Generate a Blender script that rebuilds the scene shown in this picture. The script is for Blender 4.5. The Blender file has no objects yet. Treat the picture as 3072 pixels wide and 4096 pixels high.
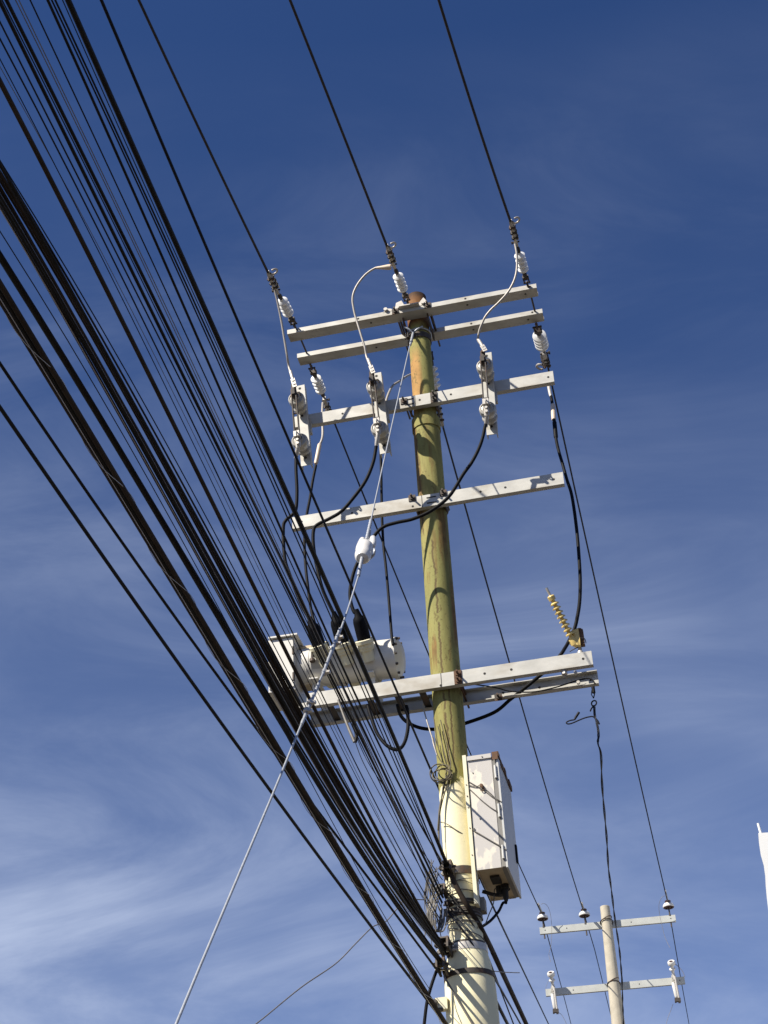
import bpy, math, random
import numpy as np
from mathutils import Vector, Matrix
random.seed(7)
R = math.radians
scene = bpy.context.scene
COL = scene.collection

# ------------------------------------------------------------------ camera
F_PX, PITCH, ROLL = 6400.0, 0.6064, 0.057
EYE = Vector((0, 0, 1.6))
_r = Vector((1, 0, 0)); FW = Vector((0, math.cos(PITCH), math.sin(PITCH))); _u = Vector((0, -math.sin(PITCH), math.cos(PITCH)))
UP = _u * math.cos(ROLL) + _r * math.sin(ROLL)
RT = _r * math.cos(ROLL) - _u * math.sin(ROLL)
cd = bpy.data.cameras.new("Camera"); cam = bpy.data.objects.new("Camera", cd); COL.objects.link(cam)
cd.sensor_fit = 'VERTICAL'; cd.sensor_height = 36.0; cd.sensor_width = 27.0
cd.lens = F_PX / 4096 * 36.0; cd.clip_start = 0.05; cd.clip_end = 6000
M = Matrix.Identity(4)
for i in range(3):
    M[i][0] = RT[i]; M[i][1] = UP[i]; M[i][2] = -FW[i]; M[i][3] = EYE[i]
cam.matrix_world = M
scene.camera = cam
scene.render.resolution_x, scene.render.resolution_y = 768, 1024

# ------------------------------------------------------------------ the pole's own frame: s along the arms, t away from the street view, h up
PSI = -0.189
B1 = Vector((0.337, 9.6, 0)); A1 = Vector((math.cos(PSI), math.sin(PSI), 0)); N1 = Vector((-math.sin(PSI), math.cos(PSI), 0))
PSI2 = -0.106
A2 = Vector((math.cos(PSI2), math.sin(PSI2), 0)); N2 = Vector((-math.sin(PSI2), math.cos(PSI2), 0))
ARM2 = Vector((2.9417, 22.945, 9.951)); B2 = ARM2 - N2 * 0.085 - A2 * 0.03; B2.z = 0
Z = Vector((0, 0, 1))

# ------------------------------------------------------------------ sky and sun
SUN_EL = R(44)
sun_dir = (-N1 * math.cos(R(45)) - A1 * math.sin(R(45))) * math.cos(SUN_EL) + Z * math.sin(SUN_EL)
SKY_STRENGTH, SUN_STRENGTH, EXPOSURE = 0.0595, 5.0, 0.70
w = bpy.data.worlds.new("World"); scene.world = w; w.use_nodes = True
nt = w.node_tree; nd = nt.nodes; lk = nt.links; nd.clear()
out = nd.new('ShaderNodeOutputWorld'); bg = nd.new('ShaderNodeBackground')
sky = nd.new('ShaderNodeTexSky'); sky.sky_type = 'NISHITA'; sky.sun_disc = False
sky.sun_elevation = SUN_EL; sky.sun_rotation = math.atan2(sun_dir.x, sun_dir.y) % (2 * math.pi)
sky.altitude = 1500; sky.air_density = 1.0; sky.dust_density = 0.0; sky.ozone_density = 10.0
bg.inputs['Strength'].default_value = SKY_STRENGTH
# thin cirrus: noise on a flat layer high above, stretched along the wind
tc = nd.new('ShaderNodeTexCoord'); sp = nd.new('ShaderNodeSeparateXYZ'); lk.new(tc.outputs['Generated'], sp.inputs[0])
def wm(op, a, b=None, clamp=False):
    m = nd.new('ShaderNodeMath'); m.operation = op; m.use_clamp = clamp
    for i, v in enumerate((a, b)):
        if v is None: continue
        if isinstance(v, (int, float)): m.inputs[i].default_value = v
        else: lk.new(v, m.inputs[i])
    return m.outputs[0]
def veil(sc, rot, lo, hi, detail, dist, off, rough=.55):
    mp = nd.new('ShaderNodeMapping')
    mp.inputs['Rotation'].default_value = [R(a) for a in rot]; mp.inputs['Scale'].default_value = sc; mp.inputs['Location'].default_value = off
    lk.new(tc.outputs['Generated'], mp.inputs[0])
    n = nd.new('ShaderNodeTexNoise'); n.inputs['Scale'].default_value = 1.0; n.inputs['Detail'].default_value = detail
    n.inputs['Roughness'].default_value = rough; n.inputs['Distortion'].default_value = dist; lk.new(mp.outputs[0], n.inputs['Vector'])
    r = nd.new('ShaderNodeMapRange'); r.inputs['From Min'].default_value = lo; r.inputs['From Max'].default_value = hi
    r.interpolation_type = 'SMOOTHSTEP'; lk.new(n.outputs[0], r.inputs[0]); return r.outputs[0]
VO1, VO2, VO3 = (2.8, 4.3, 6.3), (0.5, 8.8, 0.2), (6.7, 7.6, 0.2)
v1 = veil((3.4, 3.4, 4.6), (0, 0, 0), .36, .74, 3, .3, VO1)              # broad soft patches
v2 = veil((3.0, 10.0, 9.0), (8, 38, 10), .36, .76, 7, .8, VO2, .62)     # fibres slanting across them
v3 = veil((1.6, 1.6, 1.8), (0, 0, 0), .34, .66, 2, .2, VO3)
low = nd.new('ShaderNodeMapRange'); low.inputs['From Min'].default_value = 0.78; low.inputs['From Max'].default_value = 0.33
low.inputs['To Min'].default_value = 0.0; low.inputs['To Max'].default_value = 1.0; lk.new(sp.outputs[2], low.inputs[0])   # more of the layer toward the horizon
cov = wm("ADD", wm("MULTIPLY", v1, 0.15), wm("MULTIPLY", wm("MULTIPLY", v2, v1), 0.30))
cov = wm('ADD', cov, wm('MULTIPLY', wm('MULTIPLY', v2, v3), 0.40))
hz = nd.new('ShaderNodeMapRange'); hz.inputs['From Min'].default_value = 0.64; hz.inputs['From Max'].default_value = 0.24; hz.inputs['To Max'].default_value = 0.18
lk.new(sp.outputs[2], hz.inputs[0])
cov = wm('ADD', wm('MULTIPLY', wm('ADD', cov, 0.045), low.outputs[0]), hz.outputs[0], True)
hs = nd.new('ShaderNodeMix'); hs.data_type = 'RGBA'; hs.blend_type = 'MULTIPLY'; hs.inputs['Factor'].default_value = 1
lk.new(sky.outputs[0], hs.inputs['A']); hs.inputs['B'].default_value = (.82, .885, 1.06, 1)   # white balance of a dry high sky
mx = nd.new('ShaderNodeMix'); mx.data_type = 'RGBA'
lk.new(cov, mx.inputs['Factor']); lk.new(hs.outputs['Result'], mx.inputs['A']); mx.inputs['B'].default_value = (6.2, 7.1, 9.2, 1)
lk.new(mx.outputs['Result'], bg.inputs['Color']); lk.new(bg.outputs[0], out.inputs[0])
sl = bpy.data.lights.new("Sun", 'SUN'); sl.energy = SUN_STRENGTH; sl.angle = R(0.5); sl.color = (1.0, 0.93, 0.82)
so = bpy.data.objects.new("Sun", sl); COL.objects.link(so); so.location = (-6, -4, 20)
so.rotation_euler = sun_dir.to_track_quat('Z', 'Y').to_euler()
vs = scene.view_settings; vs.view_transform = 'Standard'; vs.look = 'None'; vs.exposure = EXPOSURE; vs.gamma = 1; vs.use_curve_mapping = False

# ------------------------------------------------------------------ where things stand
def ray(px, py): return FW + RT * ((px - 1536) / F_PX) - UP * ((py - 2048) / F_PX)
def hit(px, py, P, n):
    d = ray(px, py); return EYE + d * ((P - EYE).dot(n) / d.dot(n))
def at(px, py, t): return hit(px, py, B1 + N1 * t, N1)          # on the upright plane t metres behind the main pole's axis
def at2(px, py, t): return hit(px, py, B2 + N2 * t, N2)         # the same for the far pole
def sth(s, t, h): return B1 + A1 * s + N1 * t + Z * h
def st(P): q = P - B1; return q.dot(A1), q.dot(N1), q.z
def depth(P): return (P - EYE).dot(FW)

# ------------------------------------------------------------------ materials
MATS = {}
def mat(name, col, rough=0.5, metal=0.0, var=0.18, scale=14.0, spots=None, bump=0.0, spec=0.5, stretch=(1, 1, 1)):
    if name in MATS: return MATS[name]
    m = bpy.data.materials.new(name); m.use_nodes = True; MATS[name] = m
    t = m.node_tree; n = t.nodes; l = t.links; b = n['Principled BSDF']
    b.inputs['Roughness'].default_value = rough; b.inputs['Metallic'].default_value = metal
    b.inputs['Specular IOR Level'].default_value = spec
    c = n.new('ShaderNodeTexCoord'); mp = n.new('ShaderNodeMapping'); mp.inputs['Scale'].default_value = stretch
    l.new(c.outputs['Object'], mp.inputs[0])
    nz = n.new('ShaderNodeTexNoise'); nz.inputs['Scale'].default_value = scale; nz.inputs['Detail'].default_value = 6
    nz.inputs['Roughness'].default_value = 0.6; l.new(mp.outputs[0], nz.inputs['Vector'])
    r = n.new('ShaderNodeValToRGB'); r.color_ramp.elements[0].position = 0.3; r.color_ramp.elements[1].position = 0.72
    r.color_ramp.elements[0].color = (*[x * (1 - var) for x in col], 1); r.color_ramp.elements[1].color = (*[min(x * (1 + var), .9) for x in col], 1)
    l.new(nz.outputs[0], r.inputs[0]); last = r.outputs[0]
    if spots:
        scol, sscale, lo, hi = spots
        n2 = n.new('ShaderNodeTexNoise'); n2.inputs['Scale'].default_value = sscale; n2.inputs['Detail'].default_value = 5
        l.new(mp.outputs[0], n2.inputs['Vector'])
        mr = n.new('ShaderNodeMapRange'); mr.inputs['From Min'].default_value = lo; mr.inputs['From Max'].default_value = hi
        l.new(n2.outputs[0], mr.inputs[0])
        k = n.new('ShaderNodeMix'); k.data_type = 'RGBA'; l.new(mr.outputs[0], k.inputs['Factor']); l.new(last, k.inputs['A'])
        k.inputs['B'].default_value = (*scol, 1); last = k.outputs['Result']
    l.new(last, b.inputs['Base Color'])
    if bump:
        bp = n.new('ShaderNodeBump'); bp.inputs['Strength'].default_value = bump; bp.inputs['Distance'].default_value = 0.01
        l.new(nz.outputs[0], bp.inputs['Height']); l.new(bp.outputs[0], b.inputs['Normal'])
    return m
GALV = mat('galvanised_steel', (.445, .435, .395), .55, .2, .16, 11, ((.30, .27, .215), 6, .54, .74), stretch=(.5, 1, 1))
GALV2 = mat('far_galvanised_steel', (.46, .47, .435), .55, .15, .10, 7)
DARKSTEEL = mat('weathered_steel', (.060, .050, .042), .65, .2, .35, 30, ((.10, .050, .024), 20, .52, .7))
RUST = mat('rusty_steel', (.115, .06, .032), .85, .0, .4, 30)
ALU = mat('dull_aluminium', (.50, .47, .42), .45, .4, .15, 40)
WIREGREY = mat('bare_aluminium_wire', (.37, .34, .30), .5, .25, .15, 60)
SILICONE = mat('white_polymer', (.80, .80, .78), .35, 0, .03, 20)
PORC = mat('grey_porcelain', (.40, .38, .335), .3, 0, .10, 12)
PORCW = mat('white_porcelain', (.66, .645, .61), .2, 0, .04, 12)
BROWN = mat('brown_glaze', (.06, .025, .02), .25, 0, .2, 12)
BLACK = mat('black_rubber', (.0045, .0046, .006), .6, 0, .3, 30, spec=.13)
CABLE = mat('black_cable_jacket', (.014, .0125, .0115), .6, 0, .4, 20, spec=.2)
CABLEB = mat('dusty_black_jacket', (.040, .030, .023), .75, 0, .35, 12, spec=.12)
CABLEN = mat('blue_black_wire', (.010, .011, .018), .55, 0, .25, 20, spec=.2)
HVWIRE = mat('dark_bare_conductor', (.050, .043, .041), .6, .2, .25, 30, spec=.2)
HAIR = mat('grey_thin_wire', (.17, .16, .16), .6, .2, .2, 30)
LASH = mat('lashing_wire', (.40, .38, .36), .4, .5, .1, 30)
GUYM = mat('guy_strand', (.36, .38, .41), .5, .35, .18, 60)
WHITEP = mat('white_paint', (.60, .58, .525), .4, 0, .06, 6, ((.40, .38, .335), 9, .62, .8))
CREAM = mat('cream_paint', (.74, .69, .49), .5, 0, .05, 5)
WIREBR = mat('olive_brown_wire', (.105, .085, .045), .6, 0, .4, 25)
BOXP = mat('peeling_white_paint', (.69, .645, .54), .5, 0, .03, 3, ((.50, .475, .44), 5.2, .47, .49), stretch=(1, 1, .55))
BOXG = mat('grey_door_strip', (.20, .19, .17), .6, 0, .15, 10)
BOXS = mat('chalky_grey_white', (.52, .52, .495), .5, 0, .05, 4)
UNDER = mat('stained_sheet_metal', (.52, .42, .27), .6, .1, .2, 8)
YELLOW = mat('yellow_polymer', (.66, .49, .17), .4, 0, .1, 12)
HOLE = mat('hole_shadow', (.02, .018, .016), .8, 0, .1, 10)
CONC = mat('pale_concrete', (.43, .39, .305), .8, 0, .12, 10, bump=.15)
DROP = mat('drop_wire_grey', (.13, .12, .105), .6, .1, .4, 25)
TAN = mat('tan_sleeve', (.62, .50, .38), .5, .1, .08, 25)
PLASTER = mat('white_plaster', (.80, .80, .77), .8, 0, .04, 2)
GROUND = mat('dry_ground', (.040, .030, .020), .9, 0, .25, .6)
ASPHALT = mat('asphalt', (.06, .058, .055), .9, 0, .25, 2)
PAVE = mat('concrete_paving', (.12, .10, .08), .85, 0, .15, 2)
LINE = mat('road_paint', (.7, .68, .6), .7, 0, .1, 4)

def pole_material():
    m = bpy.data.materials.new('painted_pole'); m.use_nodes = True; t = m.node_tree; n = t.nodes; l = t.links; b = n['Principled BSDF']
    b.inputs['Roughness'].default_value = .8; b.inputs['Specular IOR Level'].default_value = .25
    c = n.new('ShaderNodeTexCoord'); s = n.new('ShaderNodeSeparateXYZ'); l.new(c.outputs['Object'], s.inputs[0])
    X, Y, H = s.outputs
    def mth(op, a, bb=None, clamp=False):
        q = n.new('ShaderNodeMath'); q.operation = op; q.use_clamp = clamp
        for i, v in enumerate((a, bb)):
            if v is None: continue
            if isinstance(v, (int, float)): q.inputs[i].default_value = v
            else: l.new(v, q.inputs[i])
        return q.outputs[0]
    def noise(sc, det=5, st=(1, 1, 1), off=(0, 0, 0), rough=.6):
        mp = n.new('ShaderNodeMapping'); mp.inputs['Scale'].default_value = st; mp.inputs['Location'].default_value = off
        l.new(c.outputs['Object'], mp.inputs[0]); q = n.new('ShaderNodeTexNoise'); q.inputs['Scale'].default_value = sc
        q.inputs['Detail'].default_value = det; q.inputs['Roughness'].default_value = rough; l.new(mp.outputs[0], q.inputs['Vector']); return q.outputs[0]
    def rng(v, a, bb, c0=0, c1=1):
        q = n.new('ShaderNodeMapRange'); q.inputs['From Min'].default_value = a; q.inputs['From Max'].default_value = bb
        q.inputs['To Min'].default_value = c0; q.inputs['To Max'].default_value = c1; l.new(v, q.inputs[0]); return q.outputs[0]
    def mix(f, a, bb):
        q = n.new('ShaderNodeMix'); q.data_type = 'RGBA'; l.new(f, q.inputs['Factor'])
        for k, v in (('A', a), ('B', bb)):
            if isinstance(v, tuple): q.inputs[k].default_value = (*v, 1)
            else: l.new(v, q.inputs[k])
        return q.outputs['Result']
    def band(lo, hi, soft): return mth('MULTIPLY', rng(H, lo - soft, lo + soft), rng(H, hi + soft, hi - soft))
    ang = mth('ARCTAN2', Y, X)
    green = mix(rng(noise(6, 6, (1, 1, .35)), .35, .7), (.285, .262, .088), (.235, .228, .078))
    green = mix(rng(noise(3.1, 4, (1, 1, .3), (4, 1, 2)), .52, .68, 0, .55), green, (.33, .28, .105))
    grime = rng(noise(11, 8, (1, 1, .16), (3, 8, 2), .72), 0.46, .66, 0, .60)
    green = mix(grime, green, (.135, .115, .035))
    # rust: the bare tip, an orange bare patch below the second arm pair, streaks elsewhere
    rustc = mix(rng(noise(18, 5), .3, .7), (.225, .105, .035), (.11, .045, .018))
    tip = rng(mth('ADD', H, mth('MULTIPLY', noise(9), .30)), 10.06, 10.18)
    patchang = rng(mth('ABSOLUTE', mth('SUBTRACT', ang, -2.25)), .95, .60)
    patch = mth('MULTIPLY', mth('MULTIPLY', band(9.12, 9.70, .08), patchang), rng(noise(7, 6), .28, .44))
    strk = mth('MULTIPLY', rng(noise(11, 6, (1, 1, .12), (2, 7, 1)), .56, .66), rng(H, 6.0, 6.3))
    side = mth('MULTIPLY', rng(mth('ABSOLUTE', mth('SUBTRACT', ang, -.35)), .45, .2), mth('MULTIPLY', band(6.9, 7.6, .1), rng(noise(5, 5), .36, .50)))
    speck = rng(noise(48, 4), .60, .66)
    col = mix(mth('MULTIPLY', patch, .85), green, mix(rng(noise(16, 5), .3, .7), (.50, .27, .09), (.34, .18, .06)))
    runs = mth('MULTIPLY', mth('MULTIPLY', rng(noise(9, 6, (1, 1, .10), (6, 2, 4)), .48, .58), band(8.1, 9.05, .1)), rng(mth('ABSOLUTE', mth('SUBTRACT', ang, -2.6)), .7, .3))
    col = mix(mth('MULTIPLY', runs, .8), col, (.17, .075, .022))
    col = mix(mth('MULTIPLY', side, .8), col, rustc)
    col = mix(mth('MULTIPLY', strk, .75), col, rustc)
    col = mix(mth('MULTIPLY', speck, .6), col, (.10, .08, .03))
    # wandering cracks where the paint splits along the seam
    def crack(a0, amp, sc, w_, lo, hi, off):
        wander = mth('MULTIPLY', mth('SUBTRACT', noise(sc, 6, (0, 0, 1), off, .7), .5), amp)
        d = mth('ABSOLUTE', mth('SUBTRACT', mth('ADD', ang, wander), a0))
        return mth('MULTIPLY', mth('MULTIPLY', rng(d, w_, w_ * .4), band(lo, hi, .03)), rng(noise(6, 4, (0, 0, 1), off), .40, .46))
    ck = mth('ADD', crack(-1.62, .75, 5.5, .095, 6.15, 7.95, (0, 0, 3)), crack(-1.30, .6, 7, .07, 6.1, 6.75, (0, 0, 9)), True)
    ck = mth('ADD', ck, crack(-2.35, .8, 6, .13, 8.0, 8.95, (0, 0, 6)), True)
    blot = rng(noise(17, 6, (1, 1, .55), (9, 3, 5)), .60, .64)
    col = mix(mth('MULTIPLY', blot, .7), col, (.13, .10, .035))
    col = mix(mth('MULTIPLY', ck, .85), col, (.10, .065, .03))
    col = mix(tip, col, mix(rng(mth('ADD', H, mth('MULTIPLY', noise(14), .10)), 10.29, 10.37), rustc, (.035, .02, .012)))
    # cream below a hand-painted line
    edge = rng(mth('ADD', H, mth('MULTIPLY', mth('SUBTRACT', noise(7, 4), .5), .22)), 6.035, 6.022)
    cream = mix(rng(noise(2.2, 5), .4, .7), (.83, .76, .50), (.79, .735, .49))
    cream = mix(rng(noise(30, 4, (1, 1, .6)), .66, .74, 0, .45), cream, (.36, .30, .15))
    cream = mix(rng(noise(9, 5, (1, 1, .18), (1, 1, 8)), .62, .78, 0, .35), cream, (.47, .41, .24))
    col = mix(edge, col, cream)
    l.new(col, b.inputs['Base Color'])
    bp = n.new('ShaderNodeBump'); bp.inputs['Strength'].default_value = .25; bp.inputs['Distance'].default_value = .004
    l.new(mth('SUBTRACT', noise(25, 5), ck), bp.inputs['Height']); l.new(bp.outputs[0], b.inputs['Normal'])
    return m
POLEM = pole_material()

# ------------------------------------------------------------------ mesh building
def cr(pts, sub=6):
    """Catmull-Rom through the given points"""
    P = [Vector(p) for p in pts]
    if len(P) < 3: return P
    Q = [P[0] * 2 - P[1]] + P + [P[-1] * 2 - P[-2]]; o = []
    for i in range(1, len(Q) - 2):
        a, b, c, d = Q[i - 1:i + 3]
        for k in range(sub):
            u = k / sub
            o.append(.5 * ((2 * b) + (c - a) * u + (2 * a - 5 * b + 4 * c - d) * u * u + (3 * b - a - 3 * c + d) * u ** 3))
    o.append(P[-1]); return o
class MB:
    def __init__(s): s.v = []; s.f = []; s.m = []; s.cur = 0
    def mat(s, i): s.cur = i; return s
    def add(s, vs, fs):
        k = len(s.v); s.v += [Vector(x) for x in vs]
        for f in fs: s.f.append([i + k for i in f]); s.m.append(s.cur)
        return s
    def box(s, c, ex, ey, ez):
        """centre and three half-extent vectors"""
        c = Vector(c); vs = [c + ex * i + ey * j + ez * k for i in (-1, 1) for j in (-1, 1) for k in (-1, 1)]
        fs = [(0, 1, 3, 2), (4, 6, 7, 5), (0, 4, 5, 1), (2, 3, 7, 6), (0, 2, 6, 4), (1, 5, 7, 3)]
        if ex.cross(ey).dot(ez) < 0: fs = [tuple(reversed(f)) for f in fs]
        return s.add(vs, fs)
    def tube(s, pts, r, n=8, cap=True):
        pts = [Vector(p) for p in pts]; m = len(pts); rs = r if isinstance(r, (list, tuple)) else [r] * m
        T = [(pts[min(i + 1, m - 1)] - pts[max(i - 1, 0)]).normalized() for i in range(m)]
        x = T[0].orthogonal().normalized(); vs = []; fs = []
        for i in range(m):
            x = (x - T[i] * x.dot(T[i])).normalized(); y = T[i].cross(x)
            for k in range(n):
                a = 2 * math.pi * k / n; vs.append(pts[i] + (x * math.cos(a) + y * math.sin(a)) * rs[i])
        for i in range(m - 1):
            for k in range(n):
                a = i * n + k; b = i * n + (k + 1) % n; fs.append((a, b, b + n, a + n))
        if cap: fs += [tuple(range(n - 1, -1, -1)), tuple(range((m - 1) * n, m * n))]
        return s.add(vs, fs)
    def lathe(s, prof, O, ax, n=20):
        """profile of (radius, distance along the axis)"""
        O = Vector(O); ax = Vector(ax).normalized(); x = ax.orthogonal().normalized(); y = ax.cross(x); vs = []; fs = []; m = len(prof)
        for r_, d in prof:
            for k in range(n):
                a = 2 * math.pi * k / n; vs.append(O + ax * d + (x * math.cos(a) + y * math.sin(a)) * max(r_, 1e-4))
        for i in range(m - 1):
            for k in range(n):
                a = i * n + k; b = i * n + (k + 1) % n; fs.append((a, b, b + n, a + n))
        fs += [tuple(range(n - 1, -1, -1)), tuple(range((m - 1) * n, m * n))]
        return s.add(vs, fs)
    def ring(s, c, ax, R_, r_, n=18, k=7, a0=0, a1=2 * math.pi):
        ax = Vector(ax).normalized(); x = ax.orthogonal().normalized(); y = ax.cross(x)
        return s.tube([Vector(c) + (x * math.cos(a0 + (a1 - a0) * i / n) + y * math.sin(a0 + (a1 - a0) * i / n)) * R_ for i in range(n + 1)], r_, k, False)
    def prism(s, poly, off):
        k = len(poly); vs = [Vector(p) for p in poly] + [Vector(p) + off for p in poly]
        fs = [tuple(range(k - 1, -1, -1)), tuple(range(k, 2 * k))] + [(i, (i + 1) % k, (i + 1) % k + k, i + k) for i in range(k)]
        return s.add(vs, fs)
    def build(s, name, mats, parent=None, org=None, angle=40, smooth=True):
        if not isinstance(mats, (list, tuple)): mats = [mats]
        if org is None: org = parent.location if parent is not None and not parent.parent else (parent.parent.location if parent is not None else Vector((0, 0, 0)))
        me = bpy.data.meshes.new(name); me.from_pydata([v - org for v in s.v], [], s.f); me.update()
        for m in mats: me.materials.append(m)
        me.polygons.foreach_set('material_index', s.m)
        if smooth:
            me.polygons.foreach_set('use_smooth', [True] * len(me.polygons)); me.set_sharp_from_angle(angle=R(angle))
        me.validate(); me.update()
        o = bpy.data.objects.new(name, me); COL.objects.link(o)
        if parent is not None: o.parent = parent
        else: o.location = org
        return o
def tag(o, label=None, cat=None, group=None, kind=None):
    if label: o['label'] = label
    if cat: o['category'] = cat
    if group: o['group'] = group
    if kind: o['kind'] = kind
    return o
def thing(name, loc, label, cat, group=None):
    o = bpy.data.objects.new(name, None); COL.objects.link(o); o.location = loc; o.empty_display_size = .1
    return tag(o, label, cat, group)
def dup(root, mtx, label):
    """a copy of a thing with copies of its parts and sub-parts"""
    r = root.copy(); COL.objects.link(r); r.matrix_world = mtx; r['label'] = label
    for ch in list(root.children):
        c = ch.copy(); COL.objects.link(c); c.parent = r
        for g in list(ch.children):
            d = g.copy(); COL.objects.link(d); d.parent = c
    return r
def frame(O, x, y, z):
    m = Matrix.Identity(4)
    for i in range(3): m[i][0] = x[i]; m[i][1] = y[i]; m[i][2] = z[i]; m[i][3] = O[i]
    return m

# ------------------------------------------------------------------ ground, road, pavement
def sheet(name, x0, x1, y0, y1, z, thick, m, ang=R(11)):
    d = Vector((math.sin(ang), math.cos(ang), 0)); e = Vector((math.cos(ang), -math.sin(ang), 0)); c = B1
    mb = MB()
    if thick:
        mb.box(c + e * (x0 + x1) / 2 + d * (y0 + y1) / 2 + Z * (z - thick / 2), e * (x1 - x0) / 2, d * (y1 - y0) / 2, Z * thick / 2)
    else:
        mb.add([c + e * x0 + d * y0 + Z * z, c + e * x1 + d * y0 + Z * z, c + e * x1 + d * y1 + Z * z, c + e * x0 + d * y1 + Z * z], [(0, 1, 2, 3)])
    return tag(mb.build(name, m, smooth=False), kind='structure')
sheet('ground', -2500, 2500, -2500, 2500, 0, 0, GROUND)
sheet('road', -8.6, -1.0, -150, 250, .004, 0, ASPHALT)
sheet('pavement', -.98, 1.9, -150, 250, .13, .13, PAVE)
sheet('road_marking', -4.86, -4.74, -150, 250, .008, 0, LINE)

# ------------------------------------------------------------------ main pole
pole = thing('utility_pole', Vector((B1.x, B1.y, 0)), 'stepped steel utility pole painted olive green over cream, rusty at its tip', 'utility pole')
axis = lambda h: B1 + A1 * .02 + Z * h
MB().lathe([(.090, 9.06), (.088, 9.10), (.0865, 9.4), (.0845, 10.12), (.080, 10.17), (.079, 10.325), (.075, 10.33), (.072, 10.28), (.001, 10.27)], axis(0), Z, 40).build('upper_tube', POLEM, pole)
MB().lathe([(.104, 4.95), (.1035, 6.2), (.1015, 8.0), (.1000, 9.02), (.091, 9.10)], axis(0), Z, 44).build('middle_tube', POLEM, pole)
MB().lathe([(.163, 0), (.160, 4.2), (.158, 4.62), (.154, 4.74), (.138, 4.86), (.118, 4.955), (.107, 5.0), (.104, 5.005)], axis(0), Z, 48).build('base_tube', POLEM, pole)
def band(h, r_, ht, m, name='steel_band', bolts=True):
    b = MB(); b.lathe([(r_ - .004, -ht / 2), (r_ + .004, -ht / 2), (r_ + .004, ht / 2), (r_ - .004, ht / 2)], axis(h), Z, 40)
    o = b.build(name, m, pole)
    if bolts:
        lug = MB()
        d = (-N1 * .75 - A1 * .66).normalized(); e = d.cross(Z)
        for k in (-1, 1): lug.box(axis(h) + d * (r_ + .018) + e * .012 * k, d * .018, e * .004, Z * ht * .45)
        lug.tube([axis(h) + d * (r_ + .02) - e * .04, axis(h) + d * (r_ + .02) + e * .04], .007, 8)
        lug.build('lug', m, o, org=pole.location)
    return o
band(5.235, .107, .035, DARKSTEEL); band(5.175, .107, .055, DARKSTEEL)
band(4.985, .112, .012, DARKSTEEL, bolts=False); band(4.952, .122, .045, ALU)
band(4.785, .152, .030, DARKSTEEL, bolts=False)
band(5.44, .107, .05, DARKSTEEL)
band(9.87, .090, .05, DARKSTEEL, 'clamp_band')
band(9.02, .104, .10, POLEM, 'clamp_band', False)

# ------------------------------------------------------------------ crossarms
def channel(mb, O, x, y, z, L, wide, flange, th=.006):
    """C channel: web of height 'wide' along z at y = 0, flanges reaching +y; O is the middle of the web's outer face"""
    mb.box(O + y * th / 2, x * L / 2, y * th / 2, z * wide / 2)
    for k in (-1, 1): mb.box(O + y * (th + (flange - th) / 2) + z * k * (wide / 2 - th / 2), x * L / 2, y * (flange - th) / 2, z * th / 2)
def holes(mb, O, x, y, offs, z=Z, r=.009):
    for s_ in offs:
        for dz in ((0,) if not isinstance(s_, tuple) else (s_[1],)):
            q = s_[0] if isinstance(s_, tuple) else s_
            mb.lathe([(r, -.0015), (r, .001)], O + x * q + z * dz, -y, 10)
def crossarm(s_c, t, h, mode, label, hole_s, bolts, L=2.0, A=A1, N=N1, B=B1, m=GALV, boltm=DARKSTEEL, reach=.22, seam=None):
    """mode 'flat' lays the web level with flanges up, 'front' sets the web upright facing the street, 'back' facing away; h is the top of the face"""
    O = B + A * s_c + N * t + Z * h
    root = thing('crossarm', O, label, 'crossarm', 'galvanised steel crossarms')
    mb = MB()
    if mode == 'flat':
        channel(mb, O + N * .051 - Z * .043, A, Z, N, L, .102, .043); mb.mat(1); holes(mb, O - Z * .02, A, N, hole_s)
        holes(mb, O + N * .05 - Z * .043, A, Z, [x * .9 + .05 for x in hole_s], N)
    elif mode == 'front':
        channel(mb, O - Z * .051, A, N, Z, L, .102, .043); mb.mat(1); holes(mb, O - Z * .051, A, N, hole_s)
        if seam is not None: mb.box(O - Z * .051 + A * seam - N * .0006, A * .0018, N * .001, Z * .051)
    else:
        channel(mb, O + N * .043 - Z * .051, A, -N, Z, L, .102, .043); mb.mat(1); holes(mb, O + N * .037 - Z * .051, A, N, hole_s)
    mb.build('channel', [m, HOLE], root, smooth=False)
    for (bs, bz) in bolts:
        b = MB(); P = O + A * bs + Z * bz
        b.tube([P - N * .055, P + N * reach], .0075, 8)
        b.lathe([(.018, 0), (.018, .014)], P - N * .016, N, 6); b.box(P - N * .0035, A * .026, N * .003, Z * .026)
        b.build('bolt', boltm, root)
    return root
x1 = [-.93, -.42, .42, .93]
def face(l, r_, t):
    P, Q = at(*l, t), at(*r_, t); a, b = st(P), st(Q); return (a[0] + b[0]) / 2, (a[2] + b[2]) / 2
s_, hT1 = face((1147, 1318), (2146, 1136), -.19)
armT1 = crossarm(s_, -.19, hT1, 'flat', 'topmost galvanised crossarm, laid flat across the front of the rusty pole tip', [-.42, .44, .95], [(-.12, -.02), (.14, -.02)], reach=.5)
s_, hT2 = face((1189.5, 1412.5), (2167, 1237), .085)
armT2 = crossarm(s_, .085, hT2, 'flat', 'second crossarm from the top, laid flat and passing behind the pole', [-.45, .43, .92], [])
s3, h3 = -.01, (st(at(2211.7, 1487, -.15))[2] + st(at(1239, 1653, -.15))[2]) / 2
s3 = st(at(2211.7, 1487, -.15))[0] - 1.0
armA3 = crossarm(s3, -.15, h3, 'front', 'third crossarm down, carrying the three grey switches on its face', [-.62, -.02, .22, .96], [(-.14, -.04), (.09, -.03), (.09, -.075)], seam=-.055)
s4, h4 = face((1169.5, 2074), (2249, 1883), -.15)
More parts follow.
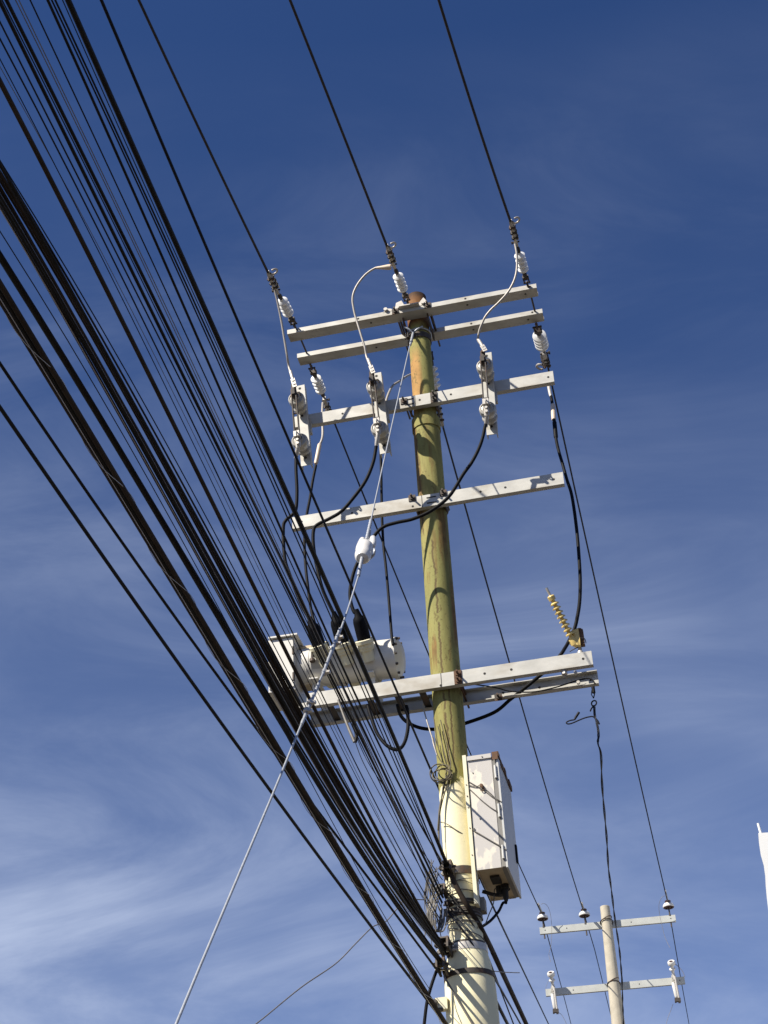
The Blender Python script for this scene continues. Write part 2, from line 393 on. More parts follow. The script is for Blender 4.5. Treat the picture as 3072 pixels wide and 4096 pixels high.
armA4 = crossarm(s4, -.15, h4, 'front', 'bare crossarm with nothing hanging on it, between the switches and the tank', [-.93, -.55, -.38, .40, .58, .93, (-.10, -.03)], [(-.10, -.01), (.13, -.012)], seam=-.03)
s5, h5 = face((1194, 2779.5), (2365.7, 2602), -.16)
armA5 = crossarm(s5, -.16, h5, 'front', 'front arm of the lowest pair, weathered, under the white tank', [-.93, .28, .46, .94, (-.02, -.04)], [(.10, -.025), (.10, -.075)], boltm=RUST, reach=.4, seam=-.015)
s6 = st(at(2386.8, 2678.5, .1))[0] - 1.0; h6 = st(at(2386.8, 2678.5, .1))[2]
armA6 = crossarm(s6, .10, h6, 'back', 'rear arm of the lowest pair, open side toward the street behind the pole', [-.5, .35, .6, .95], [(.32, -.1)], boltm=DARKSTEEL, reach=.03)
# slots and clamp plates of the arms on the pole
for root, sc, h_, t_ in ((armA3, s3, h3, -.15), (armA4, s4, h4, -.15)):
    for dz in (-.028, -.075):
        b = MB(); b.box(sth(sc + (.04 if root is armA4 else -.10), t_ - .0015, h_ + dz), A1 * .035, N1 * .0012, Z * .0045)
        b.build('slot', HOLE, root, smooth=False)
    c = MB(); c.ring(sth(.02, -.0, h_ - .05), Z, .108, .009, 24, 8)
    for k in (-1, 1): c.box(sth(.02 + k * .105, -.055, h_ - .05), A1 * .006, N1 * .055, Z * .03)
    c.build('pole_clamp', DARKSTEEL, root)
c = MB()
for k in (-1, 1):
    c.box(sth(.02 + k * .098, -.0, hT1 - .075), A1 * .005, N1 * .13, Z * .035)
    c.tube([sth(.02 + k * .125, -.2, hT1 - .03), sth(.02 + k * .125, .19, hT2 - .03)], .008, 8)
c.build('pole_clamp', DARKSTEEL, armT1)
for x in (-.925, .935):
    MB().tube([sth(x, -.20, hT1 - .02), sth(x + .01, .20, hT2 - .02)], .0075, 8).build('spacer_rod', DARKSTEEL, armT1)
c = MB(); P = sth(-.03, -.19, hT1)
c.prism([P + A1 * x + Z * z_ for x, z_ in ((-.20, -.012), (-.165, .03), (-.13, .022), (-.10, .0), (-.085, .07), (-.04, .085), (-.02, .03), (.06, .015), (.10, .03), (.135, .075), (.15, .05), (.17, .0), (.17, -.01))], N1 * .008)
c.box(P + A1 * .02 - N1 * .02 - Z * .004, A1 * .08, N1 * .02, Z * .004)
for x in (-.17, -.06, .13): c.lathe([(.016, 0), (.016, .02)], P + A1 * x + Z * .012 - N1 * .02, N1, 6)
c.build('dead_end_plate', ALU, armT1)
# braces between the two lowest arms
for x in (-.80, -.52, -.33, -.16):
    b = MB(); b.box(sth(s5 + x, .02, h5 - .085), A1 * .022, N1 * .135, Z * .004); b.build('brace', DARKSTEEL, armA5, smooth=False)
b = MB(); b.tube([sth(.83, -.14, h5 - .1), sth(.83, -.12, h5 - .14), sth(.83, .05, h6 + .0)], .008, 8); b.lathe([(.02, 0), (.02, .03)], sth(.83, -.13, h5 - .13), Z, 8); b.build('stud', ALU, armA5)
P = sth(.95, .085, h6)
for q in (P - Z * .012 - A1 * .06, P - A1 * .05 - Z * .09): MB().lathe([(.012, 0), (.012, .02)], q, -N1, 8).build('bolt', ALU, armA6)

# ------------------------------------------------------------------ dead-end insulator strings
def make_string():
    """local: +Y runs from the arm out to the conductor"""
    O = Vector((0, 0, 0)); X = Vector((1, 0, 0)); Y = Vector((0, 1, 0)); Zl = Vector((0, 0, 1))
    r = thing('insulator_string', O, 'x', 'insulator', 'dead end insulator strings')
    b = MB(); b.ring(Y * .025, X, .020, .008, 14, 7); b.tube([Y * -.02, Y * .01], .010, 8)
    b.tube([X * .022 + Y * .03, X * .022 + Y * .085], .007, 7); b.tube([X * -.022 + Y * .03, X * -.022 + Y * .085], .007, 7)
    b.tube([X * -.032 + Y * .035, X * .032 + Y * .035], .008, 7); b.box(Y * .095, X * .028, Y * .016, Zl * .018); b.lathe([(.014, 0), (.020, .02), (.020, .05), (.012, .07)], Y * .10, Y, 12)
    b.build('shackle', DARKSTEEL, r)
    b = MB(); pr = [(.014, 0)]
    for k in range(4):
        y0 = .012 + k * .052; pr += [(.020, y0), (.046, y0 + .006), (.050, y0 + .013), (.049, y0 + .024), (.036, y0 + .034), (.022, y0 + .040)]
    pr += [(.014, .225)]; b.lathe(pr, Y * .165, Y, 24); b.build('shed_stack', SILICONE, r)
    b = MB(); b.lathe([(.013, 0), (.019, .01), (.019, .05), (.010, .07)], Y * .385, Y, 12); b.tube([Y * .44, Y * .52], .010, 8)
    b.tube([X * -.03 + Y * .505, X * .034 + Y * .505], .008, 7); b.lathe([(.013, 0), (.013, .012)], X * .03 + Y * .505, X, 6); b.build('link', DARKSTEEL, r)
    b = MB()
    b.prism([Vector((-.014, .47, -.022)), Vector((-.014, .47, .016)), Vector((-.014, .58, .024)), Vector((-.014, .70, .020)), Vector((-.014, .74, .004)), Vector((-.014, .72, -.016)), Vector((-.014, .60, -.030))], X * .028)
    b.tube([Vector((-.022, .52, .012)), Vector((-.02, .62, .026)), Vector((-.004, .75, .005))], .010, 8)
    cl = b.build('clamp', ALU, r)
    for y0 in (.57, .625, .68):
        u = MB(); u.ring(Vector((-.006, y0, .004)), Y, .026, .005, 12, 6); u.lathe([(.010, 0), (.010, .016)], Vector((-.020, y0, -.040)), Zl, 6); u.lathe([(.010, 0), (.010, .016)], Vector((.012, y0, -.040)), Zl, 6)
        u.box(Vector((-.004, y0, -.026)), X * .030, Y * .010, Zl * .004); u.build('u_bolt', DARKSTEEL, cl, org=Vector((0, 0, 0)))
    u = MB(); u.ring(Vector((-.05, .735, .0)), Vector((.35, .2, 1)), .032, .0085, 18, 7, .5, 5.6); u.build('wire_tail', WIREGREY, cl, org=Vector((0, 0, 0)))
    return r
string0 = make_string()
def aim(O, P):
    y = (P - O).normalized(); x = y.cross(Z).normalized(); return frame(O, x, y, x.cross(y))
def plane_pt(P0, az, px, py):
    """where the sight line of a spot meets the upright plane through P0 along the compass angle az"""
    n_ = Vector((math.cos(R(az)), -math.sin(R(az)), 0)); return hit(px, py, P0, n_)
STR = {}
def put_string(key, root, ap, t, tip, az, label, first=False):
    O = at(*ap, t); P = plane_pt(O, az, *tip); m = aim(O, P)
    sc = (P - O).length / .74; STR[key] = (O, P)
    if first: r = root; r.matrix_world = m; r['label'] = label
    else: r = dup(root, m, label)
    r.scale = (max(.85, min(1.15, sc)),) * 3
    STR[key] = (O, O + (P - O).normalized() * .74 * r.scale[0]); return r
put_string('N1', string0, (1180, 1306), -.20, (1072, 1090), 13.5, 'white finned insulator reaching forward from the left end of the topmost arm', True)
put_string('N2', string0, (1632, 1212), -.15, (1560, 1018), 13.5, 'white finned insulator in front of the rusty pole tip')
put_string('N3', string0, (2111, 1143), -.20, (2047, 905), 13.5, 'highest white finned insulator, on the right end of the topmost arm')
put_string('F1', string0, (1243, 1463), .19, (1326, 1662), 11, 'white finned insulator behind the leftmost grey switch, hung from the second arm')
put_string('F2', string0, (1716, 1395), .19, (1757, 1625), 11, 'white finned insulator mostly hidden behind the pole shaft')
put_string('F3', string0, (2146, 1300), .19, (2212, 1540), 11, 'white finned insulator above the right end of the third crossarm')

# ------------------------------------------------------------------ wires
def wire(name, pts, r_, m, label, cat, group=None, n=8, sub=6, smooth=True):
    P = cr(pts, sub) if smooth else [Vector(p) for p in pts]
    mb = MB(); mb.tube(P, r_, n)
    o = mb.build(name, m, org=P[-1].copy(), angle=60); return tag(o, label, cat, group)
def run(px, end, first_dz=0.0, az=None, back=28.0, rise=None, near=True, deg=3, keep=6):
    """centre line of a cable: through the spots in px, in one upright plane holding its end point; carried on past the picture"""
    E = Vector(end)
    if az is None:
        d = ray(*px[0]); P = EYE + d * ((E.z + first_dz - EYE.z) / d.z); h = Vector((P.x - E.x, P.y - E.y, 0)).normalized()
    else: h = -Vector((math.sin(R(az)), math.cos(R(az)), 0)) * (1 if near else -1)
    n_ = h.cross(Z)
    pts = [hit(x, y, E, n_) for x, y in px]
    u = np.array([(p - E).dot(h) for p in pts] + [0.0]); z = np.array([p.z for p in pts] + [E.z]); wt = np.ones(len(u)); wt[0] = 3; wt[-1] = 12
    k = min(deg, len(set(np.round(u, 3))) - 1); c = np.polyfit(u, z, k, w=wt)
    U = max(u); o = []; N_ = 26
    for i in range(N_ + 1):
        q = U * (i / N_) ** 1.25; o.append(E + h * q + Z * (float(np.polyval(c, q)) - E.z))
    sl_ = float(np.polyval(np.polyder(c), U)); sl_ = max(-.05, min(.15, sl_)) if rise is None else rise
    for q in (.5, 1.5, 4, 9, 16, back): o.append(o[N_] + h * q + Z * (sl_ * q * (1 if q < 6 else 6 / q + .3)))
    o[0] = E; return o[::-1]
def rad(P, wpx): return .5 * wpx / F_PX * depth(P)
# three conductors coming over the camera
HV = []
for key, px, lab in (('N1', [(555, 0), (790, 500), (1000, 945)], 'bare line conductor to the left end of the topmost arm'),
                     ('N2', [(1160, 0), (1380, 555), (1534, 960)], 'bare line conductor to the middle of the topmost arm'),
                     ('N3', [(1755, 0), (1910, 490), (2034, 878)], 'bare line conductor to the right end of the topmost arm')):
    E = STR[key][1]; P = run(px, E, .4, rise=.10, deg=2); tag(MB().tube(P, .0100, 8).build('line_conductor', HVWIRE, org=E), lab, 'power line', 'bare line conductors before the pole')
# three conductors going on to the far pole and beyond it
def far_pts(px_, t2s): return [at2(x, y, t) for (x, y), t in zip(px_, t2s)]
PIN = [at2(2166, 3655, .10), at2(2333, 3643, .10), at2(2671, 3611, .10)]
for i, (key, px, lab) in enumerate((('F1', [(1459, 2021), (1862, 2988), (2076, 3468)], 'black conductor from the left end of the second arm to the far pole'),
                     ('F2', [(1795, 1790), (1949, 2356), (2144, 3050)], 'black conductor from behind the main pole to the far pole'),
                     ('F3', [(2275, 1850), (2356, 2230), (2500, 2917)], 'black conductor running on the right to the far pole'))):
    S, E = STR[key][1], PIN[i]; h = (E - S); mid = []
    L_ = h.length
    for k in range(1, 24):
        u = k / 24; mid.append(S + h * u - Z * (.14 * 4 * u * (1 - u)))
    ex = [at2(*q, t) for q, t in (([(2246, 3949), (2284, 4096)], (1.6, 2.6)), ([(2379, 3800), (2446, 4072)], (.7, 2.4)), ([(2721, 3903), (2756, 4096)], (1.5, 2.8)))[i][0:1][0] and zip(([(2246, 3949), (2284, 4096)], [(2379, 3800), (2446, 4072)], [(2721, 3903), (2756, 4096)])[i], ((8.5, 13.5), (4.5, 14), (8, 13.5))[i])]
    far = ex[-1] + (ex[-1] - E).normalized() * 40
    P = [S] + mid + [E] + ex + [far]
    tag(MB().tube(P, .0078, 8).build('line_conductor', CABLEN, org=S), lab, 'power line', 'black conductors toward the far pole')

# jumpers on the street side
CUT = {}
def lugged(name, pts, r_, m, label, group, lug_end=True, lugm=ALU):
    P = cr(pts, 6); root = thing(name, P[-1], label, 'jumper wire', group)
    MB().tube(P, r_, 8).build('wire', m, root, angle=60)
    if lug_end:
        d = (P[-1] - P[-9]).normalized(); x = d.cross(N1).normalized(); b = MB()
        b.tube([P[-1] - d * .10, P[-1] - d * .02, P[-1] + d * .02], [r_ * 1.5, r_ * 1.5, r_ * 1.2], 10)
        b.box(P[-1] + d * .055, d * .055, x * .016, N1 * .004)
        for k in (.03, .075): b.lathe([(.011, 0), (.011, .018)], P[-1] + d * k + N1 * .006, -N1, 6)
        b.build('lug', [lugm], root)
    return root
# ------------------------------------------------------------------ grey switches on the third arm
def make_switch():
    """local: x along the arm, y away from the street, z up; the origin is at the top middle of the base's front"""
    X, Y, Zl = Vector((1, 0, 0)), Vector((0, 1, 0)), Vector((0, 0, 1)); O = Vector((0, 0, 0))
    r = thing('disconnect_switch', O, 'x', 'switch', 'grey porcelain switches')
    b = MB(); channel(b, Zl * -.385 , Zl, Y, X, .77, .078, .055, .006)
    b.box(Vector((0, .074, -.36)), X * .05, Y * .020, Zl * .07)
    b.mat(1)
    for z_ in (-.03, -.30, -.70): holes(b, Vector((0, 0, z_)), X, Y, [0.0], Zl, .011)
    b.build('base_channel', [GALV, HOLE], r, smooth=False)
    for z_, tilt in ((-.255, .0), (-.655, .0)):
        ax = (-Y + Zl * tilt).normalized(); b = MB(); pr = [(.032, 0), (.034, .02)]
        pr += [(.040, .03), (.054, .040), (.058, .055), (.054, .066), (.043, .072), (.042, .090), (.057, .104), (.062, .120), (.062, .158), (.058, .168), (.050, .172), (.044, .166), (.034, .170), (.030, .185), (.02, .190)]
        b.lathe(pr, Zl * z_, ax, 28); ins = b.build('post_insulator', PORC, r)
        b = MB(); b.lathe([(.026, 0), (.026, .022), (.018, .026)], Zl * z_ + ax * .188, ax, 14); b.build('metal_cap', DARKSTEEL, ins, org=O)
    y0 = -.225
    b = MB()
    for k in (-1, 1): b.box(Vector((k * .017, y0, -.45)), X * .0035, Y * .016, Zl * .225)
    for z_ in (-.28, -.45, -.61): b.tube([Vector((-.024, y0, z_)), Vector((.024, y0, z_))], .006, 7)
    b.build('blade', DARKSTEEL, r)
    b = MB(); b.box(Vector((0, y0 + .012, -.215)), X * .018, Y * .006, Zl * .055); b.box(Vector((0, y0 - .005, -.255)), X * .012, Y * .02, Zl * .022)
    for z_ in (-.175, -.215): b.lathe([(.010, 0), (.010, .016)], Vector((0, y0 + .004, z_)), -Y, 6)
    b.tube([Vector((.02, y0, -.255)), Vector((.045, y0 - .02, -.275)), Vector((.05, y0 - .01, -.30))], .007, 7)
    b.build('upper_terminal', DARKSTEEL, r)
    b = MB(); b.box(Vector((0, y0 + .012, -.70)), X * .018, Y * .006, Zl * .060); b.box(Vector((0, y0 - .004, -.655)), X * .022, Y * .022, Zl * .024); b.ring(Vector((0.005, y0 - .03, -.665)), X, .018, .005, 12, 6)
    for z_ in (-.70, -.735): b.lathe([(.012, 0), (.012, .02)], Vector((.0, y0 + .004, z_)), -Y, 6)
    b.build('lower_terminal', ALU, r)
    return r
sw0 = make_switch()
SWM = []
for i, (tp, bt, lab) in enumerate((((1198, 1542), (1224, 1853), 'leftmost of the three grey porcelain switches'),
                                   ((1504, 1492), (1539, 1796), 'middle grey porcelain switch, just left of the pole'),
                                   ((1945, 1411), (1967, 1722), 'right-hand grey porcelain switch, on the far side of the pole from the tank'))):
    Pt, Pb = at(*tp, -.255), at(*bt, -.255); zv = (Pt - Pb).normalized(); x = (A1 - zv * A1.dot(zv)).normalized(); y = zv.cross(x)
    m = frame(Pt, x, y, zv)
    if i == 0: sw0.matrix_world = m; sw0['label'] = lab
    else: dup(sw0, m, lab)
    SWM.append(m)
def swp(i, v): return SWM[i] @ Vector(v)
J = [[(1099, 1161), (1112, 1217), (1124, 1277), (1136, 1349), (1148, 1422), (1156, 1470)],
     [(1563, 1068), (1529, 1068), (1500, 1073), (1464, 1097), (1433, 1134), (1415, 1170), (1410, 1201), (1414, 1232), (1421, 1264), (1435, 1310), (1447, 1350), (1459, 1389), (1467, 1430)],
     [(2060, 976), (2067, 1015), (2068.5, 1049), (2065, 1092), (2053, 1131), (2029, 1172), (1995, 1210), (1964, 1239), (1942, 1266), (1930, 1290), (1920, 1314), (1914, 1338), (1912, 1362)]]
JL = ['straight grey jumper wire from the left line clamp down to the leftmost switch',
      'grey jumper wire bowing out left of the pole tip to the middle switch',
      'grey jumper wire in an S curve across the right half of the top arms']
for i in range(3):
    t0 = st(STR['N%d' % (i + 1)][1])[1] + .18; t1 = -.43; n_ = len(J[i])
    pts = [at(x, y, t0 + (t1 - t0) * k / (n_ - 1)) for k, (x, y) in enumerate(J[i])]
    pts.append(swp(i, (0, -.228, -.115)))
    ro = lugged('jumper_wire', pts, .0085, WIREGREY, JL[i], 'grey jumper wires to the switches')
    if i == 1:
        b = MB(); b.lathe([(.0085, 0), (.022, .10), (.022, .12)], at(1503, 1072, t0), (pts[0] - at(1503, 1072, t0)), 12); b.build('crimp_sleeve', TAN, ro)

# ------------------------------------------------------------------ white tank switch on the lowest arms
TT = -.06
tl, tr = at(1212, 2676, TT), at(1594, 2632, TT)
ax = (tr - tl).normalized()
rec = thing('recloser', tl, 'white cylindrical switch tank with three black capped bushings on the lowest crossarm', 'recloser')
TR = .137
b = MB(); L_ = (tr - tl).length
b.lathe([(.02, -.125), (.07, -.112), (.108, -.075), (.130, -.03), (TR, .02), (TR, .05), (TR + .003, .052), (TR + .003, .075), (TR, .077), (TR, L_ - .03)], tl, ax, 40)
tank = b.build('tank', WHITEP, rec, angle=25)
b = MB(); b.lathe([(TR, 0), (TR + .012, .002), (TR + .012, .03), (TR - .004, .034), (.09, .062), (.02, .072)], tl + ax * (L_ - .03), ax, 40); fl = b.build('end_flange', WHITEP, rec, angle=30)
for k in range(12):
    a = 2 * math.pi * k / 12; d = ax.orthogonal().normalized(); e = ax.cross(d); q = tl + ax * (L_ + .0) + (d * math.cos(a) + e * math.sin(a)) * (TR + .002)
    MB().lathe([(.009, 0), (.009, .018)], q, ax, 6).build('flange_bolt', DARKSTEEL, fl, org=rec.location)
BT = []
for k, (c0, b0) in enumerate((((1287, 2612), (1248, 2500)), ((1380, 2606), (1344, 2480)), ((1466, 2592), (1434, 2470)))):
    P = at(*c0, TT - .165); tilt = (-N1 * .62 + Z * .76 - A1 * .16).normalized()
    # lean that carries the cap to where it stands
    Q = at(*b0, TT - .165 - .13); tilt = (Q - P).normalized(); Lb = (Q - P).length
    b = MB(); b.lathe([(.040, -.09), (.040, -.018), (.050, -.016), (.052, .0), (.057, .004), (.057, .030), (.070, .034), (.071, .058), (.062, .062), (.056, .056), (.050, .040)], P, tilt, 24)
    bu = b.build('bushing', CREAM, rec, angle=30)
    b = MB(); b.lathe([(.046, .03), (.047, .10), (.0455, Lb - .03), (.040, Lb - .005), (.026, Lb + .012), (.014, Lb + .06)], P, tilt, 20); b.build('rubber_boot', BLACK, bu, org=rec.location)
    BT.append(P + tilt * (Lb + .03))
    # matching bushings on the far side of the tank
    P2 = P + N1 * .30 - Z * .02; t2 = (N1 * .62 + Z * .7 - A1 * .1).normalized()
    b = MB(); b.lathe([(.045, -.14), (.056, -.02), (.066, .02), (.05, .06)], P2, t2, 20); bu2 = b.build('bushing', CREAM, rec, angle=30)
    b = MB(); b.lathe([(.044, .03), (.044, Lb - .06), (.02, Lb), (.015, Lb + .03)], P2, t2, 16); b.build('rubber_boot', BLACK, bu2, org=rec.location)
# name plate, valve and lifting eyes under the bushings
b = MB(); q = tl + ax * .12 - N1 * (TR + .004) * .93 - Z * .05
b.box(q, ax * .03, (Z * .8 - N1 * .6) * .03, (N1 * .8 + Z * .6) * .004); b.build('terminal_plate', GALV, rec)
b = MB(); b.tube([tl + ax * .11 - N1 * .137 + Z * .02, tl + ax * .11 - N1 * .165 + Z * .03, tl + ax * .11 - N1 * .170 - Z * .03], .010, 8); b.lathe([(.02, 0), (.02, .02)], tl + ax * .11 - N1 * .165 - Z * .045, Z, 8); b.build('valve', DARKSTEEL, rec)
for q0 in (.10, L_ - .19):
    b = MB(); P = tl + ax * q0
    zb = P.z - TR; hl = (zb + .03 - h5) / 2
    b.box(P - Z * (TR + .004), ax * .030, N1 * .11, Z * .005)
    for t_ in (-.095, .14): b.box(Vector((P.x, P.y, h5 + hl)) + N1 * (t_ - TT), ax * .026, N1 * .005, Z * (hl + .004))
    b.build('mounting_leg', WHITEP, rec, smooth=False)
b = MB(); b.tube([at(1235, 2730, TT + .02), at(1300, 2733, TT + .0), at(1392, 2741, TT + .05)], .010, 8); b.tube([at(1250, 2739, TT + .04), at(1262, 2755, TT + .04)], .012, 8); b.build('operating_rod', ALU, rec)
# box hung at the tank's left end
Pq = at(1073, 2563, -.22); Pr = at(1177, 2548, -.22); Pl = at(1066, 2772, -.22); ex = (Pr - Pq) / 2; hz = (Pq.z - Pl.z) / 2
cab = thing('equipment_box', Pl, 'white steel box at the left end of the tank, half hidden by cables', 'equipment box')
b = MB(); c0 = Pq + ex - Z * hz + N1 * .14; b.box(c0, ex, N1 * .14, Z * hz); b.build('housing', WHITEP, cab, smooth=False)
b = MB(); b.box(c0 - N1 * .146 + Z * hz * .02, ex * .93, N1 * .005, Z * hz * .93); dr = b.build('door', WHITEP, cab, smooth=False)
for k in (-.55, .45):
    b = MB(); b.tube([c0 - N1 * .153 + ex * .93 + Z * (hz * k - .03), c0 - N1 * .153 + ex * .93 + Z * (hz * k + .03)], .008, 8)
    b.build('hinge', DARKSTEEL, dr, org=cab.location)
b = MB(); b.box(c0 + ex * .2 + Z * (hz + .006) - N1 * .01, ex * 1.1, N1 * .16, Z * .006); b.build('lid', WHITEP, cab, smooth=False)
b = MB(); b.box(c0 + ex * 1.5 + Z * .04 + N1 * .03, ex * .45, N1 * .05, Z * hz * .75); b.build('bracket', UNDER, cab, smooth=False)

# ------------------------------------------------------------------ black leads from the switches to the tank
KP = [[(1185, 1821), (1184, 1876), (1188, 1963), (1184, 2035), (1169, 2059), (1143, 2082), (1133, 2116), (1139, 2232), (1161, 2304), (1203, 2413)],
      [(1504, 1790), (1492, 1852), (1462, 1924), (1414, 1991), (1366, 2045), (1317, 2075), (1269, 2099), (1254, 2123), (1254, 2184), (1269, 2274), (1293, 2364)],
      [(1945, 1690), (1940, 1707), (1930, 1753), (1913, 1800), (1886, 1851), (1853, 1897), (1796, 1986), (1723, 2044), (1651, 2076), (1588, 2090), (1533, 2108), (1493, 2148), (1452, 2212), (1420, 2275), (1402, 2347), (1402, 2402), (1416, 2447)]]
KL = ['black lead from the leftmost switch, stepping round the left end of the bare crossarm', 'black lead from the middle switch, curling over the bare crossarm to the tank', 'black lead from the right-hand switch, sweeping across the front of the pole']
for i in range(3):
    tA, tB = -.43, st(BT[i])[1]; n_ = len(KP[i])
    pts = [swp(i, (0, -.215, -.74))] + [at(x, y, tA + (tB - tA) * k / n_) for k, (x, y) in enumerate(KP[i])] + [BT[i]]
    P = cr(pts, 6); root = thing('insulated_lead', P[0], KL[i], 'power lead', 'black leads from switches to tank')
    MB().tube(P, .0125, 10).build('cable', BLACK, root, angle=60)
    d = (P[6] - P[0]).normalized(); MB().tube([P[0] - d * .01, P[0] + d * .07, P[0] + d * .10], [.014, .016, .012], 10).build('lug', ALU, root)
# leads from the far side conductors
def lead(pts, r_, label, extra=()):
    P = cr(pts, 6); root = thing('insulated_lead', P[0], label, 'power lead', 'leads down from the far conductors')
    MB().tube(P, r_, 10).build('cable', BLACK, root, angle=60)
    for nm, a, bb, rr, m in extra: MB().tube([a + (bb - a) * u for u in (0, .06, .94, 1)], [rr * .75, rr, rr, rr * .75], 12).build(nm, m, root)
    return root
tf = st(STR['F1'][1])[1] - .12
pts = [at(x, y, t) for x, y, t in ((1263.5, 1862, .34), (1250, 1928, .32), (1239, 1998, .28), (1227, 2061, .22), (1218, 2153, .12), (1221, 2244, .06), (1230, 2334, .03), (1245, 2440, .02), (1270, 2530, .0))]
r1 = lead(pts, .011, 'black lead dropping behind the left end of the bare crossarm to the tank', [('connector_sleeve', at(1279, 1776, .37), at(1263.5, 1855, .34), .017, TAN)])
MB().tube(cr([at(x, y, t) for x, y, t in ((1291, 1612, .62), (1289, 1660, .5), (1291, 1731, .42), (1287, 1760, .38), (1279, 1778, .37))], 6), .010, 8).build('bare_tail', WIREGREY, r1, angle=60)
pts = [at(x, y, t) for x, y, t in ((1541, 1620, .05), (1530, 1700, .02), (1523, 1803, .0), (1524, 1860, .0), (1525, 1912, .0), (1528, 2063, .0), (1534, 2184, -.03), (1543, 2262, -.08), (1555, 2395, -.14), (1567, 2545, -.2), (1572, 2580, -.22))]
r2 = lead(pts, .010, 'black lead hanging straight down behind the middle switch to the tank')
MB().tube(cr([at(x, y, t) for x, y, t in ((1740, 1470, .75), (1700, 1478, .6), (1633, 1502, .42), (1603, 1522, .3), (1572, 1542, .2), (1557, 1568, .12), (1547, 1595, .07), (1541, 1622, .05))], 6), .0095, 8).build('bare_tail', WIREGREY, r2, angle=60)
pts = [at(x, y, t) for x, y, t in ((2204, 1585, .62), (2209, 1615, .58), (2214, 1676, .52), (2218, 1685, .5), (2224, 1753, .45), (2236, 1808, .40), (2252, 1862, .36), (2268, 1920, .33), (2288, 1986, .3), (2307, 2121, .24), (2318, 2257, .18), (2321, 2340, .12), (2318, 2412, .06), (2309, 2470, .02), (2298, 2515, .02), (2275, 2566, .02), (2260, 2592, .0), (2243, 2618, -.02), (2200, 2668, .02), (2159, 2703, .04), (2090, 2760, .10), (2040, 2799, .15), (1976, 2850, .20), (1859, 2894, .25), (1790, 2912, .26), (1723, 2917, .24), (1669, 2908, .18), (1624, 2885, .10), (1601, 2858, .0), (1590, 2820, -.1))]
r3 = lead(pts, .0125, 'long black lead dropping at far right, then looping behind the pole to the tank', [('connector_sleeve', at(2211, 1618, .58), at(2215, 1680, .52), .019, TAN), ('heat_shrink', at(2217.5, 1686, .5), at(2224, 1752, .45), .017, BLACK)])
MB().tube([at(x, y, t) for x, y, t in ((2190, 1525, .72), (2195, 1547, .68), (2201, 1577, .63), (2204, 1590, .61))], [.010, .014, .014, .008], 10).build('lug', ALU, r3)
# loop hanging below the tank
pts = [at(x, y, t) for x, y, t in ((1470, 2820, -.12), (1485, 2870, -.13), (1510, 2935, -.14), (1545, 2980, -.15), (1580, 2998, -.15), (1605, 2990, -.14), (1622, 2960, -.12), (1632, 2910, -.1), (1631, 2860, -.06), (1626, 2825, .0))]
wire('insulated_lead', pts, .0125, BLACK, 'black lead hanging in a U loop under the tank', 'power lead')
b_pts = [at(x, y, t) for x, y, t in ((1352, 2800, -.2), (1372, 2855, -.22), (1395, 2915, -.24), (1418, 2968, -.25))]
root = thing('bonding_strap', b_pts[0], 'grey flat strap dangling below the lowest arm, folded at its end', 'bonding strap')
mb = MB(); mb.tube(b_pts, [.007, .008, .010, .011], 8); mb.build('strap', DROP, root)
MB().tube(cr([at(1421, 2968, -.25), at(1426, 2940, -.24), at(1418, 2905, -.2), at(1412, 2880, -.17)], 4), .012, 8).build('fold', BLACK, root)

# ------------------------------------------------------------------ yellow arrester at the right end
base = at(2321, 2608, -.13)
arr = thing('surge_arrester', base, 'yellow finned rod insulator leaning left above the right end of the lowest arm', 'arrester')
b = MB(); b.lathe([(.020, 0), (.020, .02), (.013, .03), (.013, .13)], base - Z * .02, Z, 12); b.build('pin', ALU, arr)
blk = at(2308, 2552, -.14)
b = MB(); b.box(blk + A1 * .028 + N1 * .01, A1 * .018, N1 * .02, Z * .058); b.lathe([(.020, 0), (.020, .012)], blk + A1 * .02 + Z * .052, Z, 8); b.build('clamp_body', RUST, arr)
tip = at(2203, 2386, -.30); rt = at(2292, 2562, -.16); d = (tip - rt).normalized(); L_ = (tip - rt).length
b = MB(); pr = [(.026, -.03), (.024, .0)]
nsh = 8
for k in range(nsh):
    y0 = .035 + k * (L_ - .07) / nsh; pr += [(.0125, y0), (.0135, y0 + .004), (.030, y0 + .006), (.030, y0 + .013), (.0135, y0 + .026)]
pr += [(.013, L_ - .03), (.024, L_ - .028), (.026, L_ - .002), (.020, L_ + .006)]
b.lathe(pr, rt, d, 18); b.build('shed_stack', YELLOW, arr)
b = MB(); b.tube([tip, tip + d * .065], .009, 8); b.build('terminal_stud', ALU, arr)
b = MB(); b.prism([blk + A1 * x + Z * z_ - N1 * .03 for x, z_ in ((-.055, -.03), (-.03, .045), (.018, .055), (.02, -.02), (.018, -.075), (-.02, -.06))], N1 * .05); b.build('bracket', YELLOW, arr)
b = MB(); b.tube(cr([blk - Z * .07, blk - Z * .085 - A1 * .04, blk - Z * .095 - A1 * .06], 4), .003, 6); b.tube(cr([blk + A1 * .02 - Z * .02 - N1 * .03, blk + A1 * .05 - Z * .025 - N1 * .02, blk + A1 * .055 - Z * .05], 4), .003, 6); b.build('tie_wire', DARKSTEEL, arr)

